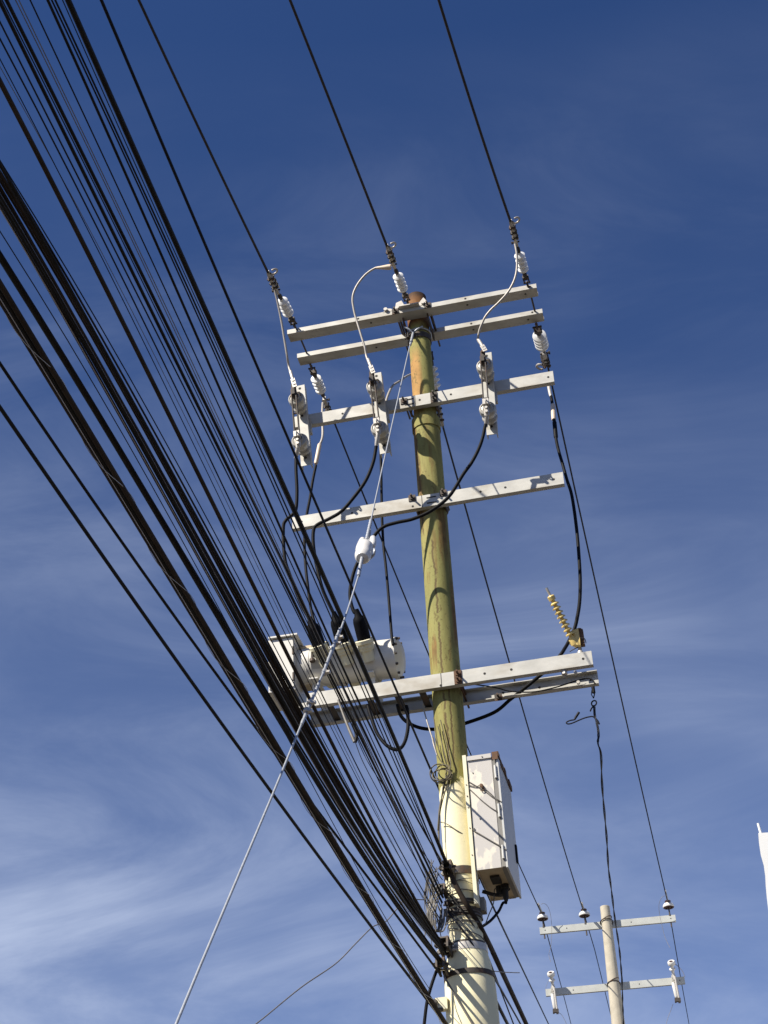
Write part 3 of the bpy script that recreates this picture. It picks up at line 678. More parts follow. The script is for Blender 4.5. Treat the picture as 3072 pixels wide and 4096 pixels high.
# ------------------------------------------------------------------ guy wire with its white strain insulator
g0 = at(1652, 1330, -.10); g1 = at(705, 4096, -5.0); gd = (g1 - g0)
def guy(px, py): # on the upright plane that holds the guy
    n_ = Vector((gd.x, gd.y, 0)).cross(Z).normalized(); return hit(px, py, g0, n_)
gi0, gi1 = guy(1468, 2150), guy(1449, 2236)
gw = thing('guy_wire', g0, 'pale stranded guy wire slanting from the pole top down to the lower left', 'guy wire')
b = MB(); b.tube([g0, guy(1628, 1432), guy(1532, 1860), guy(1484, 2080)], .0044, 8); b.build('upper_strand', GUYM, gw, angle=60)
gend = g1 + (g1 - guy(1088, 3185)).normalized() * 3.6
b = MB(); b.tube([guy(1434, 2303), guy(1414, 2368), guy(1391, 2440), guy(1337, 2590), guy(1256, 2775), guy(1167, 2992), guy(1088, 3185), guy(800, 3866), g1, gend], .0050, 8); b.build('lower_strand', GUYM, gw, angle=60)
def grip(a, bb, r0, name='grip'):
    b = MB(); P = [a + (bb - a) * (k / 24) for k in range(25)]; b.tube(P, [r0 * (1 + .12 * math.sin(k * 2.1)) for k in range(25)], 8); b.build(name, GUYM, gw, angle=60)
grip(guy(1484, 2080), guy(1466, 2160), .010); grip(guy(1451, 2216), guy(1434, 2303), .010); grip(guy(1360, 2515), guy(1290, 2700), .0075); grip(guy(1275, 2735), guy(1205, 2900), .0075)
grip(guy(1655, 1322), guy(1641, 1380), .010)
b = MB(); b.tube(cr([at(1618, 1308, -.12), at(1636, 1317, -.115), g0, at(1668, 1318, -.115), at(1690, 1306, -.10)], 4), .008, 8); b.ring(axis(g0.z + .04), Z, .094, .007, 24, 7); b.build('pole_wrap', GUYM, gw, angle=60)
for q, wd in (((1352, 2550), .016), ((1343, 2575), .014), ((1298, 2690), .015), ((1240, 2812), .015), ((1226, 2845), .015)):
    P = guy(*q); d = gd.normalized(); b = MB(); b.lathe([(wd, -.012), (wd, .012)], P, d, 8); b.box(P + A1 * .012, A1 * .014, d * .010, N1 * .010); b.build('wire_clip', ALU, gw)
gdn = (gi1 - gi0).normalized(); gx = gdn.cross(N1).normalized(); gy = gdn.cross(gx).normalized()
gi = thing('strain_insulator', gi0, 'white porcelain egg insulator in the guy wire', 'insulator')
b = MB(); Lg = (gi1 - gi0).length
b.lathe([(.018, Lg * .34), (.040, Lg * .37), (.048, Lg * .44), (.050, Lg * .60), (.044, Lg * .66), (.044, Lg * .74), (.048, Lg * .80), (.044, Lg * .92), (.034, Lg * .98), (.018, Lg)], gi0, gdn, 16)
b.build('porcelain_body', PORCW, gi, angle=35)
b = MB()
for k in (-1, 1): b.tube(cr([gi0 + gx * (.030 * k) - gy * .015 + gdn * z_ + gx * (k * q) for z_, q in ((-.020, -.002), (-.014, 0), (.02, .002), (.07, .006), (.10, .004))], 4), [.006, .010, .013, .015, .017, .018, .019, .0195, .020, .0205, .021, .021, .021, .021, .020, .019, .017], 14)
b.build('prong', PORCW, gi, angle=35)
b = MB(); b.tube(cr([guy(1475, 2120) + gx * .008, gi0 + gdn * .045 - gy * .058, gi0 + gdn * .06 - gy * .064, gi0 + gdn * .045 - gy * .058 + gx * .004, guy(1475, 2120)], 5), .007, 8); b.build('strand_loop', GUYM, gi)
b = MB(); q = gi0 + gdn * Lg * .66
b.lathe([(.024, -.004), (.024, .006), (.022, .010)], q - gy * .043, -gy, 18); b.build('socket', mat('socket_grey', (.25, .22, .18), .6), gi)
b = MB(); b.tube(cr([q + gx * .057 - gdn * .01, q + gx * .062 + gdn * .015, q + gx * .05 + gdn * .03 - gy * .02, q + gdn * .038 - gy * .045, q - gx * .03 + gdn * .025 - gy * .045], 5), .0075, 8); b.build('lower_loop', GUYM, gi)

# ------------------------------------------------------------------ telephone cables overhead
def tcable(px, endpx, t_end, w0, label, m=CABLE, name='telephone_cable', dz=.9, tail=None, n=8, wi=0, group='single cables overhead'):
    E = at(*endpx, t_end); P = run(px, E, dz)
    r_ = rad(hit(px[wi][0], px[wi][1], E, (P[0] - P[-1]).cross(Z)), w0)
    if tail: P = P + tail
    return tag(MB().tube(P, r_, n).build(name, m, org=E, angle=60), label, 'cable', group)
tcable([(272, 0), (669, 900), (1026, 1700), (1250, 2200), (1535, 2850), (1616, 3050), (1692, 3230)], (1796, 3478), -.16, 25, 'thickest single black cable, rightmost of the fan, clamped to the upper cream pole', dz=.9, n=12)
tcable([(405, 0), (788, 900), (1128, 1700), (1344, 2200), (1655, 2915), (1706, 3050)], (1760, 3165), .14, 14.5, 'lone black wire right of the fan, going behind the pole at the cream paint line', CABLEN, dz=.9,
       tail=[at(2000, 3687, 1.6), at(2006, 3700, 1.75), at(2194, 4096, 9.5), at(2240, 4192, 14)])
tcable([(191, 0), (591, 900), (939, 1700), (1165, 2200), (1459, 2850), (1545, 3050), (1629, 3200)], (1764, 3440), -.13, 13, 'medium black cable, third in from the thickest single cable', dz=.9)
tcable([(207, 0), (620, 900), (983, 1700), (1216, 2200), (1490, 2850), (1570, 3050), (1650, 3200)], (1768, 3470), -.14, 8, 'thin black cable, left of a close twin beside the thickest single cable', dz=.9)
tcable([(221, 0), (633, 900), (996, 1700), (1230, 2200), (1503, 2850), (1584, 3050), (1664, 3200)], (1770, 3465), -.15, 9, 'thin black cable, right of a close twin beside the thickest single cable', dz=.9)
tcable([(120, 0), (551, 900), (902, 1700), (1140, 2200), (1440, 2850), (1530, 3050), (1602, 3200), (1688, 3400)], (1768, 3560), -.14, 7, 'thin blue-black wire alone in the gap left of the medium cable', CABLEN)
tcable([(62, 0), (503, 900), (870, 1700), (1105, 2200), (1405, 2850), (1566, 3200), (1661, 3400)], (1766, 3605), -.13, 5, 'left wire of a faint bluish pair in the fan', HAIR, group='thin wires in the fan')
tcable([(75, 0), (513, 900), (882, 1700), (1118, 2200), (1420, 2850), (1530, 3120), (1633, 3330)], (1768, 3640), -.14, 5, 'right wire of a faint bluish pair in the fan', HAIR, group='thin wires in the fan')
tcable([(6, 20), (432, 900), (830, 1700), (1079, 2200), (1172, 2400), (1412, 2900), (1494, 3050), (1566, 3200)], (1768, 3610), -.15, 17, 'left black cable of the thick close pair in the upper left corner', CABLE)
tcable([(26, 0), (462, 900), (866, 1700), (1112, 2200), (1205, 2400), (1430, 2880), (1515, 3050), (1590, 3200)], (1772, 3590), -.16, 17, 'right black cable of the thick close pair in the upper left corner', CABLE)
tcable([(0, 89), (415, 905), (812, 1700), (1062, 2200), (1390, 2880), (1560, 3200)], (1764, 3650), -.13, 8, 'thin black cable hugging the left of the thick close pair', CABLE)
tcable([(0, 154), (371, 900), (773, 1700), (1024, 2200), (1320, 2850), (1410, 3030), (1475, 3150), (1593, 3400)], (1758, 3673), -.15, 8, 'thin black cable with open sky on both sides, left of the close pair', CABLEN)
tcable([(0, 265), (334, 900), (755, 1700), (1010, 2200), (1310, 2850), (1460, 3170)], (1756, 3700), -.14, 3.5, 'hair-thin grey wire beside the thin cable in the open sky', HAIR, group='thin wires in the fan')
tcable([(0, 325), (290, 900), (693, 1700), (940, 2200), (1274, 2850), (1375, 3050), (1444, 3200), (1543, 3400), (1630, 3560)], (1776, 3790), -.14, 22, 'brown-black cable swinging alone right of the heavy bundle', CABLEB, n=10)
tcable([(0, 640), (260, 1100), (631, 1700), (892, 2200), (1247, 2850), (1339, 3050), (1423, 3200), (1520, 3400)], (1774, 3800), -.13, 6, 'thin dark wire on the upper right edge of the heavy bundle', CABLEN, group='thin wires in the fan')
tcable([(0, 925), (105, 1100), (474, 1700), (750, 2200), (855, 2400), (1060, 2790), (1195, 3030), (1285, 3200), (1389, 3400), (1448, 3500), (1553, 3700)], (1722, 3962), -.15, 5, 'thin blue wire in the slit between heavy bundle and lone thick cable', CABLEN, group='thin wires in the fan')
tcable([(0, 1025), (51, 1100), (410, 1700), (711, 2200), (830, 2400), (1109, 2850), (1220, 3050), (1325, 3200), (1441, 3400), (1505, 3500), (1625, 3700)], (1765, 3850), -.16, 30, 'thick black cable alone between heavy bundle and lashed bundle', CABLE, n=12)
tcable([(-20, 990), (72, 1100), (425, 1700), (724, 2200), (842, 2400), (1121, 2850), (1238, 3050), (1335, 3200)], (1768, 3842), -.14, 12, 'black cable riding on the upper side of the lone thick cable', CABLE)
tcable([(0, 1455), (200, 1745), (302, 1900), (513, 2200), (651, 2400), (973, 2850), (1052, 2948), (1229, 3180), (1312, 3304), (1380, 3400), (1462, 3500), (1579, 3632)], (1766, 3905), -.18, 14, 'black cable second from the bottom at the left edge, crossing under the lashed bundle', CABLE)
tcable([(0, 1630), (393, 2200), (500, 2345), (900, 2910), (1105, 3200), (1254, 3400), (1327, 3500), (1481, 3700), (1600, 3849)], (1774, 4085), -.20, 17, 'lowest black cable of the fan, with open sky below it', CABLE)
tcable([(0, 235), (331, 900), (735, 1700), (984, 2200), (1298, 2850), (1394, 3040), (1462, 3180), (1572, 3400)], (1766, 3700), -.15, 5, 'faint thin wire just right of the lone brown-black cable', CABLEN, group='thin wires in the fan')
tcable([(14, 10), (447, 900), (848, 1700), (1096, 2200), (1190, 2400), (1420, 2890), (1505, 3060), (1580, 3215)], (1766, 3570), -.14, 6, 'thin wire running between the two cables of the thick close pair', CABLEN, group='thin wires in the fan')
tcable([(250, 0), (652, 900), (1012, 1700), (1240, 2200), (1518, 2850), (1600, 3050), (1680, 3220)], (1776, 3500), -.14, 5, 'thin wire tight along the left of the thickest single cable', CABLEN, group='thin wires in the fan')
wire('drop_wire', [at(x, y, t) for x, y, t in ((1420, 2966, -.26), (1453, 3050, -.26), (1540, 3215, -.24), (1636, 3390, -.2), (1715, 3530, -.16), (1764, 3625, -.13))], .0028, CABLEN, 'hair-thin wire from the grey strap under the arm down to the tangle', 'wire', 'hair-thin drops into the tangle')
wire('drop_wire', [at(x, y, t) for x, y, t in ((1398, 2880, -.15), (1470, 3045, -.2), (1566, 3190, -.2), (1622, 3300, -.2), (1700, 3420, -.17), (1770, 3520, -.13))], .0028, CABLEN, 'hair-thin wire from below the lowest arm to the upper clamp', 'wire', 'hair-thin drops into the tangle')
# heavy bundle and lashed bundle
def edges(tab, u): return [(l_ + (r_ - l_) * u, y) for y, l_, r_ in tab]
HB = [(660, -106, 12), (900, 30, 148), (1100, 142, 260), (1700, 486, 600), (1900, 601, 706), (2200, 771, 892), (2400, 880, 975), (2850, 1150, 1230), (3050, 1258, 1325), (3200, 1350, 1425), (3400, 1447, 1530), (3500, 1526, 1604), (3700, 1650, 1702)]
E0 = at(1776, 3795, -.17)
hb = thing('cable_bundle', E0, 'heaviest brown-black bundle of many cables across the left of the picture', 'cable bundle')
for k, (u, wpx, m, ey) in enumerate(((.08, 22, CABLEB, 0), (.20, 24, CABLE, 6), (.31, 20, CABLEB, -4), (.42, 24, CABLEB, 3), (.64, 22, CABLEB, -6), (.76, 26, CABLEB, 2), (.87, 22, CABLE, 8), (.97, 14, CABLEB, -2), (.30, 16, CABLE, 10), (.52, 12, CABLE, 5))):
    px = [(x + 5 * math.sin(y / 420 + k * 2.1), y) for x, y in edges(HB, u)]
    if k == 9: px = [(x - 14 + 20 * min(1, max(0, (y - 1500) / 500)), y) for x, y in edges(HB, .46)]
    E = at(1776 + ey * .8, 3790 + ey * 3, -.17 + .01 * (k % 4)); P = run(px, E, 0.9)
    MB().tube(P, rad(P[4], wpx * .86), 9).build('cable', m, hb, angle=60)
LB = [(1165, -32, 28), (1700, 299, 351), (1900, 432, 477), (2200, 605, 657), (2400, 717, 765), (2850, 998, 1036), (3050, 1112, 1141), (3200, 1212, 1246), (3400, 1337, 1362), (3500, 1397, 1422), (3700, 1519, 1545), (3921, 1668, 1690)]
E1 = at(1776, 4092, -.22)
lb = thing('cable_bundle', E1, 'bundle of cables lashed with a spiralling pale wire, lower left', 'cable bundle')
mids = None
for k, (u, wpx, m) in enumerate(((.16, 24, CABLEB), (.5, 18, CABLE), (.84, 26, CABLEB))):
    E = at(1774 + 6 * k, 4090 + 3 * k, -.22); P = run(edges(LB, u), E, 0.9)
    MB().tube(P, rad(P[5], wpx), 9).build('cable', m, lb, angle=60)
    if k == 1: mids = P
b = MB(); pl = []; acc = 0.0
fine = cr(mids, 14)
for i, p in enumerate(fine):
    if i: acc += (p - fine[i - 1]).length
    d = (fine[min(i + 1, len(fine) - 1)] - fine[max(i - 1, 0)]).normalized(); x = d.cross(Z).normalized(); y = x.cross(d)
    a = acc * 2 * math.pi / .62; pl.append(p + (x * math.cos(a) + y * math.sin(a)) * .0255)
b.tube(pl, .0014, 5); b.tube([p - Z * .019 - Vector((.3, .0, 0)) * .01 for p in fine], .0018, 5); b.build('lashing_wire', LASH, lb, angle=60)
# second lashing on the heavy bundle: two pale support strands
b = MB()
for u, r_ in ((.18, .0022), (.47, .003)):
    P = run(edges(HB, u), at(1774, 3792, -.18), .9); b.tube([p - Z * .03 for p in P], r_, 5)
b.build('support_strand', LASH, hb, angle=60)

# cables that leave the pole on its far right side
def away(px, t0, slope, r_, label, m=CABLE, az=12.0, group='cables leaving to the right'):
    E = at(*px[0], t0); n_ = Vector((math.cos(R(az)), -math.sin(R(az)), 0)); P = [E] + [hit(x, y, E, n_) for x, y in px[1:]]
    d = (P[-1] - P[-2]).normalized(); P.append(P[-1] + d * 22)
    return tag(MB().tube(cr(P, 5), r_, 9).build('telephone_cable', m, org=E, angle=60), label, 'cable', group)
E = at(1796, 3478, -.16)
pts = [at(x, y, t) for x, y, t in ((1796, 3478, -.165), (1830, 3555, -.16), (1868, 3620, -.14), (1905, 3680, -.06), (1932, 3728, .02))]
pts += [plane_pt(pts[-1], 9.0, x, y) for x, y in ((1975, 3815), (2030, 3935), (2105, 4096))]
pts.append(pts[-1] + (pts[-1] - pts[-2]).normalized() * 22)
wire('telephone_cable', pts, .0165, CABLEB, 'thick cable from the upper clamp, passing over the pole front and away at lower right', 'cable', 'cables leaving to the right', n=12)
pts2 = [at(x, y, t) for x, y, t in ((1780, 3560, -.13), (1850, 3640, -.135), (1915, 3740, .0))]
pts2 += [plane_pt(pts2[-1], 9.0, x, y) for x, y in ((1958, 3842), (2010, 3980), (2054, 4096))]; pts2.append(pts2[-1] + (pts2[-1] - pts2[-2]).normalized() * 22)
wire('telephone_cable', pts2, .005, CABLE, 'thin wire just below the thick cable at the lower right of the pole', 'cable', 'cables leaving to the right')
pts3 = [at(x, y, t) for x, y, t in ((1785, 3640, -.13), (1850, 3720, -.13), (1925, 3830, .0))]
pts3 += [plane_pt(pts3[-1], 9.0, x, y) for x, y in ((1990, 3935), (2045, 4030), (2082, 4096))]; pts3.append(pts3[-1] + (pts3[-1] - pts3[-2]).normalized() * 22)
wire('telephone_cable', pts3, .006, CABLEN, 'second thin wire under the thick cable at the lower right of the pole', 'cable', 'cables leaving to the right')
pts4 = [at(x, y, t) for x, y, t in ((1960, 3960, .05), (1991, 4019, .2), (2030, 4096, .6), (2075, 4180, 1.5))]
wire('telephone_cable', pts4, .011, CABLEN, 'dark cable slipping out behind the right edge of the pole base', 'cable', 'cables leaving to the right')
pts5 = [at(x, y, t) for x, y, t in ((1776, 3905, -.17), (1850, 4030, -.175), (1890, 4096, -.18), (1915, 4140, -.17))]
wire('drop_wire', pts5, .006, DROP, 'thin wire slanting down over the cream pole base', 'wire', 'thin wires at the pole foot')
wire('drop_wire', [at(x, y, t) for x, y, t in ((1748, 3878, -.2), (1731, 3925, -.22), (1716, 3975, -.23), (1706, 4020, -.23), (1697, 4096, -.23), (1690, 4170, -.23))], .010, BLACK, 'short black cable dropping left of the pole base', 'wire', 'thin wires at the pole foot')
wire('drop_wire', [at(x, y, t) for x, y, t in ((1616, 3598, -.35), (1550, 3680, -.45), (1514, 3697, -.55), (1485, 3712, -.6), (1420, 3777, -.75), (1341, 3856, -.95), (1204, 3950, -1.3), (1024, 4096, -1.8), (900, 4180, -2.2))], .0035, HAIR, 'lone thin wire curving down to the bottom edge left of the pole', 'wire', 'thin wires at the pole foot')
wire('drop_wire', [at(x, y, t) for x, y, t in ((1978, 3885, .06), (2010, 3888, .3), (2040, 3890, .5), (2078, 3891, .8))], .003, HAIR, 'short wire end poking out right of the pole base', 'wire', 'thin wires at the pole foot')

# ------------------------------------------------------------------ clamps where cables meet the pole
def cable_clamp(px, py, t, label, sc=1.0):
    O = at(px, py, t); r = thing('cable_clamp', O, label, 'cable clamp', 'cable clamps on the pole')
    d = (O - at(px - 40, py - 88, t - .25)).normalized(); x = d.cross(Z).normalized(); y = x.cross(d)
    b = MB()
    for k in (-1, 1): b.box(O + x * .022 * sc * k, d * .06 * sc, x * .006, y * .030 * sc)
    b.box(O + y * .03 * sc, d * .05 * sc, x * .028 * sc, y * .005); b.build('clamp_jaw', DARKSTEEL, r)
    for q in (-.03, .03):
        bb = MB(); bb.tube([O - x * .05 * sc + d * q * sc, O + x * .05 * sc + d * q * sc], .008 * sc, 8); bb.lathe([(.015 * sc, 0), (.015 * sc, .014)], O - x * .045 * sc + d * q * sc, x, 6); bb.build('bolt', ALU if q > 0 else DARKSTEEL, r)
    bb = MB(); bb.tube(cr([O + d * .05 * sc, O + d * .10 * sc - y * .01, O + d * .13 * sc], 4), .012 * sc, 8); bb.ring(O + d * .10 * sc, x, .022 * sc, .007 * sc, 12, 7); bb.build('hook', DARKSTEEL, r)
    return r
cable_clamp(1795, 3480, -.17, 'dark clamp gripping the thickest single cable high on the cream pole', 1.1)
cable_clamp(1782, 3790, -.16, 'dark clamp where the heavy bundle ends against the pole', 1.2)
cable_clamp(1768, 3868, -.18, 'lowest dark clamp of the cluster, by the dark band on the pole base', 1.0)
cable_clamp(1772, 3560, -.14, 'small dark clamp left of the pole amid the tangle of wires', .7)
O = at(1756, 4020, -.10); r = thing('guy_hook', O, 'pale steel bracket on the left of the cream pole base holding the lashed bundle', 'bracket')
b = MB(); b.box(O + A1 * .02, A1 * .035, N1 * .03, Z * .035); b.build('plate', CREAM, r, smooth=False)
b = MB(); b.lathe([(.014, 0), (.016, .02), (.012, .05)], O + A1 * -.01 - N1 * .035, -N1, 10); b.lathe([(.02, 0), (.02, .014)], O + A1 * .01 - Z * .045 - N1 * .03, Z, 8); b.build('bolt', DARKSTEEL, r)

# ------------------------------------------------------------------ tangle of drop wires beside the pole
rnd = random.Random(11); b = MB()
for k in range(17):
    x0 = rnd.uniform(1700, 1768); y0 = rnd.uniform(3430, 3560); x2 = rnd.uniform(1695, 1772); y2 = rnd.uniform(3640, 3800); bow = rnd.uniform(-45, 18)
    ts = rnd.uniform(-.26, -.08); P = []
    for q in range(6):
        u = q / 5; P.append(at(x0 + (x2 - x0) * u + bow * 4 * u * (1 - u) * rnd.uniform(.85, 1.15) + rnd.uniform(-1.5, 1.5), y0 + (y2 - y0) * u + rnd.uniform(-3, 3), ts + rnd.uniform(-.008, .008)))
    b.tube(cr(P, 5), rnd.choice((.0022, .003, .003, .0045)), 6)
for k in range(9): # light grey thicker hanks
    x0 = rnd.uniform(1722, 1752); P = [at(x0 + 18, 3540 + rnd.uniform(-15, 15), -.2), at(x0 + rnd.uniform(-6, 6), 3600, -.21), at(x0 - 12 + rnd.uniform(-8, 8), 3660, -.22), at(x0 - 8, 3715, -.21), at(x0 + 20, 3725, -.19), at(x0 + 34 + rnd.uniform(-4, 4), 3690, -.17), at(x0 + 38, 3640 + rnd.uniform(-15, 15), -.15)]
    b.tube(cr(P, 5), .0045, 6)
def surf(h, a, r_): return axis(h) + (A1 * math.cos(a) + N1 * math.sin(a)) * r_
for k in range(11): # turns round the pole
    h0 = rnd.uniform(4.98, 5.40); h1 = h0 + rnd.uniform(-.12, .10); a0 = R(-175); a1 = R(rnd.uniform(-40, 20))
    P = [surf(h0 + (h1 - h0) * q / 12 + rnd.uniform(-.0015, .0015) + .04 * math.sin(q / 12 * 3.1) * (.3 + .6 * math.sin(k * 1.7)), a0 + (a1 - a0) * q / 12, .1095 + (.03 if h0 < 5.03 else 0) + .008 * math.sin(q / 12 * 3.1)) for q in range(13)]
    b.tube(cr(P, 3), rnd.choice((.002, .0028, .0035)), 6)
for k in range(5): # slack wires slanting across its face
    h0 = rnd.uniform(5.25, 5.42); h1 = h0 - rnd.uniform(.25, .42); P = [surf(h0 + (h1 - h0) * q / 8, R(-160 + 110 * q / 8), .112 + .02 * math.sin(q / 8 * 3.1)) for q in range(9)]
    b.tube(cr(P, 3), .0026, 6)
b.tube(cr([at(x, y, -.25) for x, y in ((1640, 3565), (1651, 3572), (1656, 3580), (1650, 3585), (1645, 3592), (1640, 3598), (1600, 3611), (1700, 3598))][:6], 4), .003, 6)
b.tube([at(1645, 3597, -.25), at(1695, 3599, -.2)], .003, 6)
tag(b.build('drop_wire_tangle', DROP, org=at(1750, 3650, -.15), angle=60), 'tangle of grey drop wires wound beside and around the cream pole', 'wire tangle', kind='stuff')

# coil of spare wire on the pole face
cO = at(1776, 3094, -.135)
coil = thing('wire_coil', cO, 'loose coil of brown wire hanging on the pole at the paint line', 'wire coil')
b = MB()
for k, (dx, dy, r0, tx) in enumerate(((-18, 2, .062, .35), (-6, -3, .052, -.3), (6, 4, .046, .6), (-10, 8, .058, .1))):
    c0 = at(1776 + dx, 3092 + dy, -.135 - .012 * k); b.ring(c0, (-N1 + A1 * tx + Z * .25 * (k - 1)), r0, .0042, 26, 7)
b.build('loops', WIREBR, coil, angle=60)
b = MB()
for px_ in ([(1733, 2950), (1740, 2985), (1750, 3020), (1764, 3045), (1776, 3055)], [(1752, 2905), (1765, 2960), (1776, 3010), (1786, 3050)], [(1762, 2880), (1785, 2970), (1796, 3020), (1803, 3052), (1800, 3080)], [(1735, 2870), (1742, 2920), (1752, 2985), (1768, 3040)]):
    b.tube(cr([at(x, y, -.118 - .01 * (k_ / 4)) for k_, (x, y) in enumerate(px_)], 5), .0034, 7)
b.build('upper_tails', WIREBR, coil, angle=60)
b = MB()
for px_ in ([(1790, 3060), (1784, 3100), (1778, 3140), (1772, 3170), (1764, 3200), (1757, 3240), (1754, 3290), (1753, 3335)], [(1800, 3070), (1793, 3110), (1785, 3150), (1776, 3180), (1768, 3210), (1760, 3250), (1757, 3300), (1756, 3360), (1765, 3420)], [(1776, 3120), (1772, 3150), (1767, 3185), (1761, 3225), (1755, 3270), (1751, 3320)]):
    b.tube(cr([at(x, y, -.125 + .02 * (k_ / 7)) for k_, (x, y) in enumerate(px_)], 5), .0045, 7)
b.build('lower_tails', WIREBR, coil, angle=60)

# ------------------------------------------------------------------ control cabinet on the right of the pole
sL, sR, hT, hB, tF, tB = .135, .334, 6.17, 5.413, -.12, .43
cO = sth(sL, tF, hB)
cb_ = thing('control_cabinet', cO, 'tall weathered white cabinet with peeling paint, mounted on the right of the pole', 'cabinet')
def bx(s0, s1, t0, t1, h0, h1): return sth((s0 + s1) / 2, (t0 + t1) / 2, (h0 + h1) / 2), A1 * (s1 - s0) / 2, N1 * (t1 - t0) / 2, Z * (h1 - h0) / 2
b = MB()
w_ = .004
b.box(*bx(sL, sR - .042, tF, tF + w_, hB, hT)); b.box(*bx(sL, sL + w_, tF + w_, tB, hB, hT)); b.box(*bx(sL + w_, sR - .034, tB - w_, tB, hB, hT)); b.box(*bx(sL + w_, sR - .034, tF + w_, tB - w_, hT - w_, hT - .0005))
b.box(*bx(sL, sR - .042, tF - .010, tF, hT - .012, hT + .018))
b.build('body', BOXP, cb_, smooth=False)
b = MB(); b.box(*bx(sL + w_, sR - .036, tF + w_ + .02, tB - w_, hB + .012, hB + .016)); b.box(*bx(sL + w_, sR - .036, tF + w_, tF + .024, hB + .001, hB + .012)); b.build('floor_plate', UNDER, cb_, smooth=False)
b = MB(); b.box(*bx(sR - .042, sR - .012, tF + .003, tB - .002, hB + .004, hT - .004)); b.build('door_strip', BOXG, cb_, smooth=False)  # darker grey strip between the cabinet face and the door
b = MB(); b.box(*bx(sR - .012, sR, tF - .001, tB + .006, hB - .004, hT + .006))
dr = b.build('door', BOXS, cb_, smooth=False)
for h_ in (hT - .11, (hT + hB) / 2 - .0, hB + .10):
    q = MB(); q.tube([sth(sR - .022, tF - .006, h_ - .040), sth(sR - .022, tF - .006, h_ + .040)], .008, 10); q.lathe([(.010, 0), (.010, .006)], sth(sR - .022, tF - .006, h_ - .048), Z, 8); q.box(*bx(sR - .030, sR - .010, tF - .004, tF + .001, h_ - .03, h_ + .03)); q.build('hinge', BOXS, dr, org=cb_.location)
q = MB(); q.box(*bx(sR, sR + .012, tB - .09, tB - .055, hB + .21, hB + .33)); q.build('handle', BLACK, dr, org=cb_.location, smooth=False)
q = MB(); rr = random.Random(3); prev = None
for k in range(9):
    t0 = tF - .012 + k * (tB - tF + .02) / 9; t1 = tF - .012 + (k + 1) * (tB - tF + .02) / 9
    q.box(*bx(sR - .034 - rr.uniform(0, .006), sR + rr.uniform(.004, .012), t0, t1 - .0005, hT + .004 - rr.uniform(0, .03), hT + .020 + rr.uniform(0, .008)))
q.box(*bx(sR - .036, sR + .002, tF - .014, tF - .012, hT - .03, hT + .022))
q.build('rusty_lip', RUST, cb_, smooth=False)
# rails that hold it on the pole
b = MB(); b.box(*bx(sL - .030, sL - .006, tF - .01, tF + .07, hB - .215, hT + .03)); b.box(*bx(sL - .006, sL - .0005, tF + .02, tF + .06, hB - .05, hT - .02))
b.build('mounting_rail', CREAM, cb_, smooth=False)
b = MB(); b.box(*bx(sL - .03, sL + .02, tF + .09, tF + .17, hB - .225, hB - .14)); b.build('rail_foot', BOXG, cb_, smooth=False)
b = MB()
for h_ in (hT - .18, hT - .26, hB + .5, hB + .42, hB + .28, hB + .1): b.lathe([(.0035, 0), (.0035, .004)], sth(sL - .018, tF - .014, h_), N1, 6)
for (x, h_) in ((.10, hT - .0), (.03, hT - .10), (.05, hT - .42)): b.lathe([(.004, 0), (.004, .004)], sth(sL + x, tF - (.014 if h_ == hT else .004), h_), N1, 8)
b.build('rivet', DARKSTEEL, cb_)
# plugs under the floor
b = MB(); b.box(*bx(.195, .255, .02, .14, hB - .004, hB + .010)); b.build('junction_block', HOLE, cb_, smooth=False)
b = MB(); b.lathe([(.026, 0), (.026, .025), (.019, .028), (.019, .08), (.011, .11)], sth(.262, .20, hB + .010), -Z, 16); b.ring(sth(.262, .20, hB - .02), Z, .029, .005, 16, 6); b.build('cable_gland', HOLE, cb_)
b = MB(); b.lathe([(.024, 0), (.024, .06)], sth(.225, .22, hB + .010), -Z, 14); b.tube(cr([sth(.225, .22, hB - .04), sth(.20, .20, hB - .05), sth(.15, .17, hB - .04), sth(.12, .16, hB - .03)], 4), .012, 8); b.build('conduit', HOLE, cb_)
# thin grey lines set close on its face, wires hanging below it
wire('control_cable', [sth(.262, .20, hB - .11), at(2012, 3612, .22), at(1995, 3645, .2), at(1965, 3680, .14), at(1943, 3697, .08), at(1925, 3708, .05)], .009, BLACK, 'black cable curving from under the cabinet back to the pole', 'cable', 'wires under the cabinet')
wire('control_cable', [sth(.215, .21, hB - .0), at(1978, 3560, .2), at(1974, 3612, .16), at(1955, 3660, .12), at(1943, 3692, .06), at(1930, 3704, .05)], .0035, DROP, 'thin wire hanging from under the cabinet beside the black cable', 'cable', 'wires under the cabinet')
wire('surface_line', [at(x, y, -.1255) for x, y in ((1876, 3127), (1900, 3141), (1938, 3163), (1970, 3188), (1990, 3198), (2007, 3208))], .003, DROP, 'short straight grey line across the upper cabinet face', 'wire', 'thin lines on the cabinet')
wire('surface_line', [at(x, y, -.1265) for x, y in ((1874, 3140), (1893, 3145), (1910, 3145), (1925, 3137), (1935, 3150), (1960, 3172), (1978, 3190), (1992, 3208), (2001, 3228), (1999, 3241), (1985, 3243), (1960, 3228), (1925, 3200), (1895, 3172), (1876, 3154))], .003, DROP, 'looped grey line lying on the cabinet face', 'wire', 'thin lines on the cabinet')
wire('surface_line', [at(x, y, -.126) for x, y in ((1897, 3312), (1895, 3322), (1925, 3340), (1960, 3361), (2000, 3384), (2026, 3400))], .004, DROP, 'grey line slanting down across the lower cabinet face', 'wire', 'thin lines on the cabinet')
O = at(1928, 3145, -.13); kn = MB(); kn.lathe([(.004, -.02), (.010, -.012), (.012, 0), (.008, .014), (.003, .02)], O, -Z + A1 * .4, 10); kn.ring(O - Z * .02, N1, .012, .003, 10, 5, .4, 4)
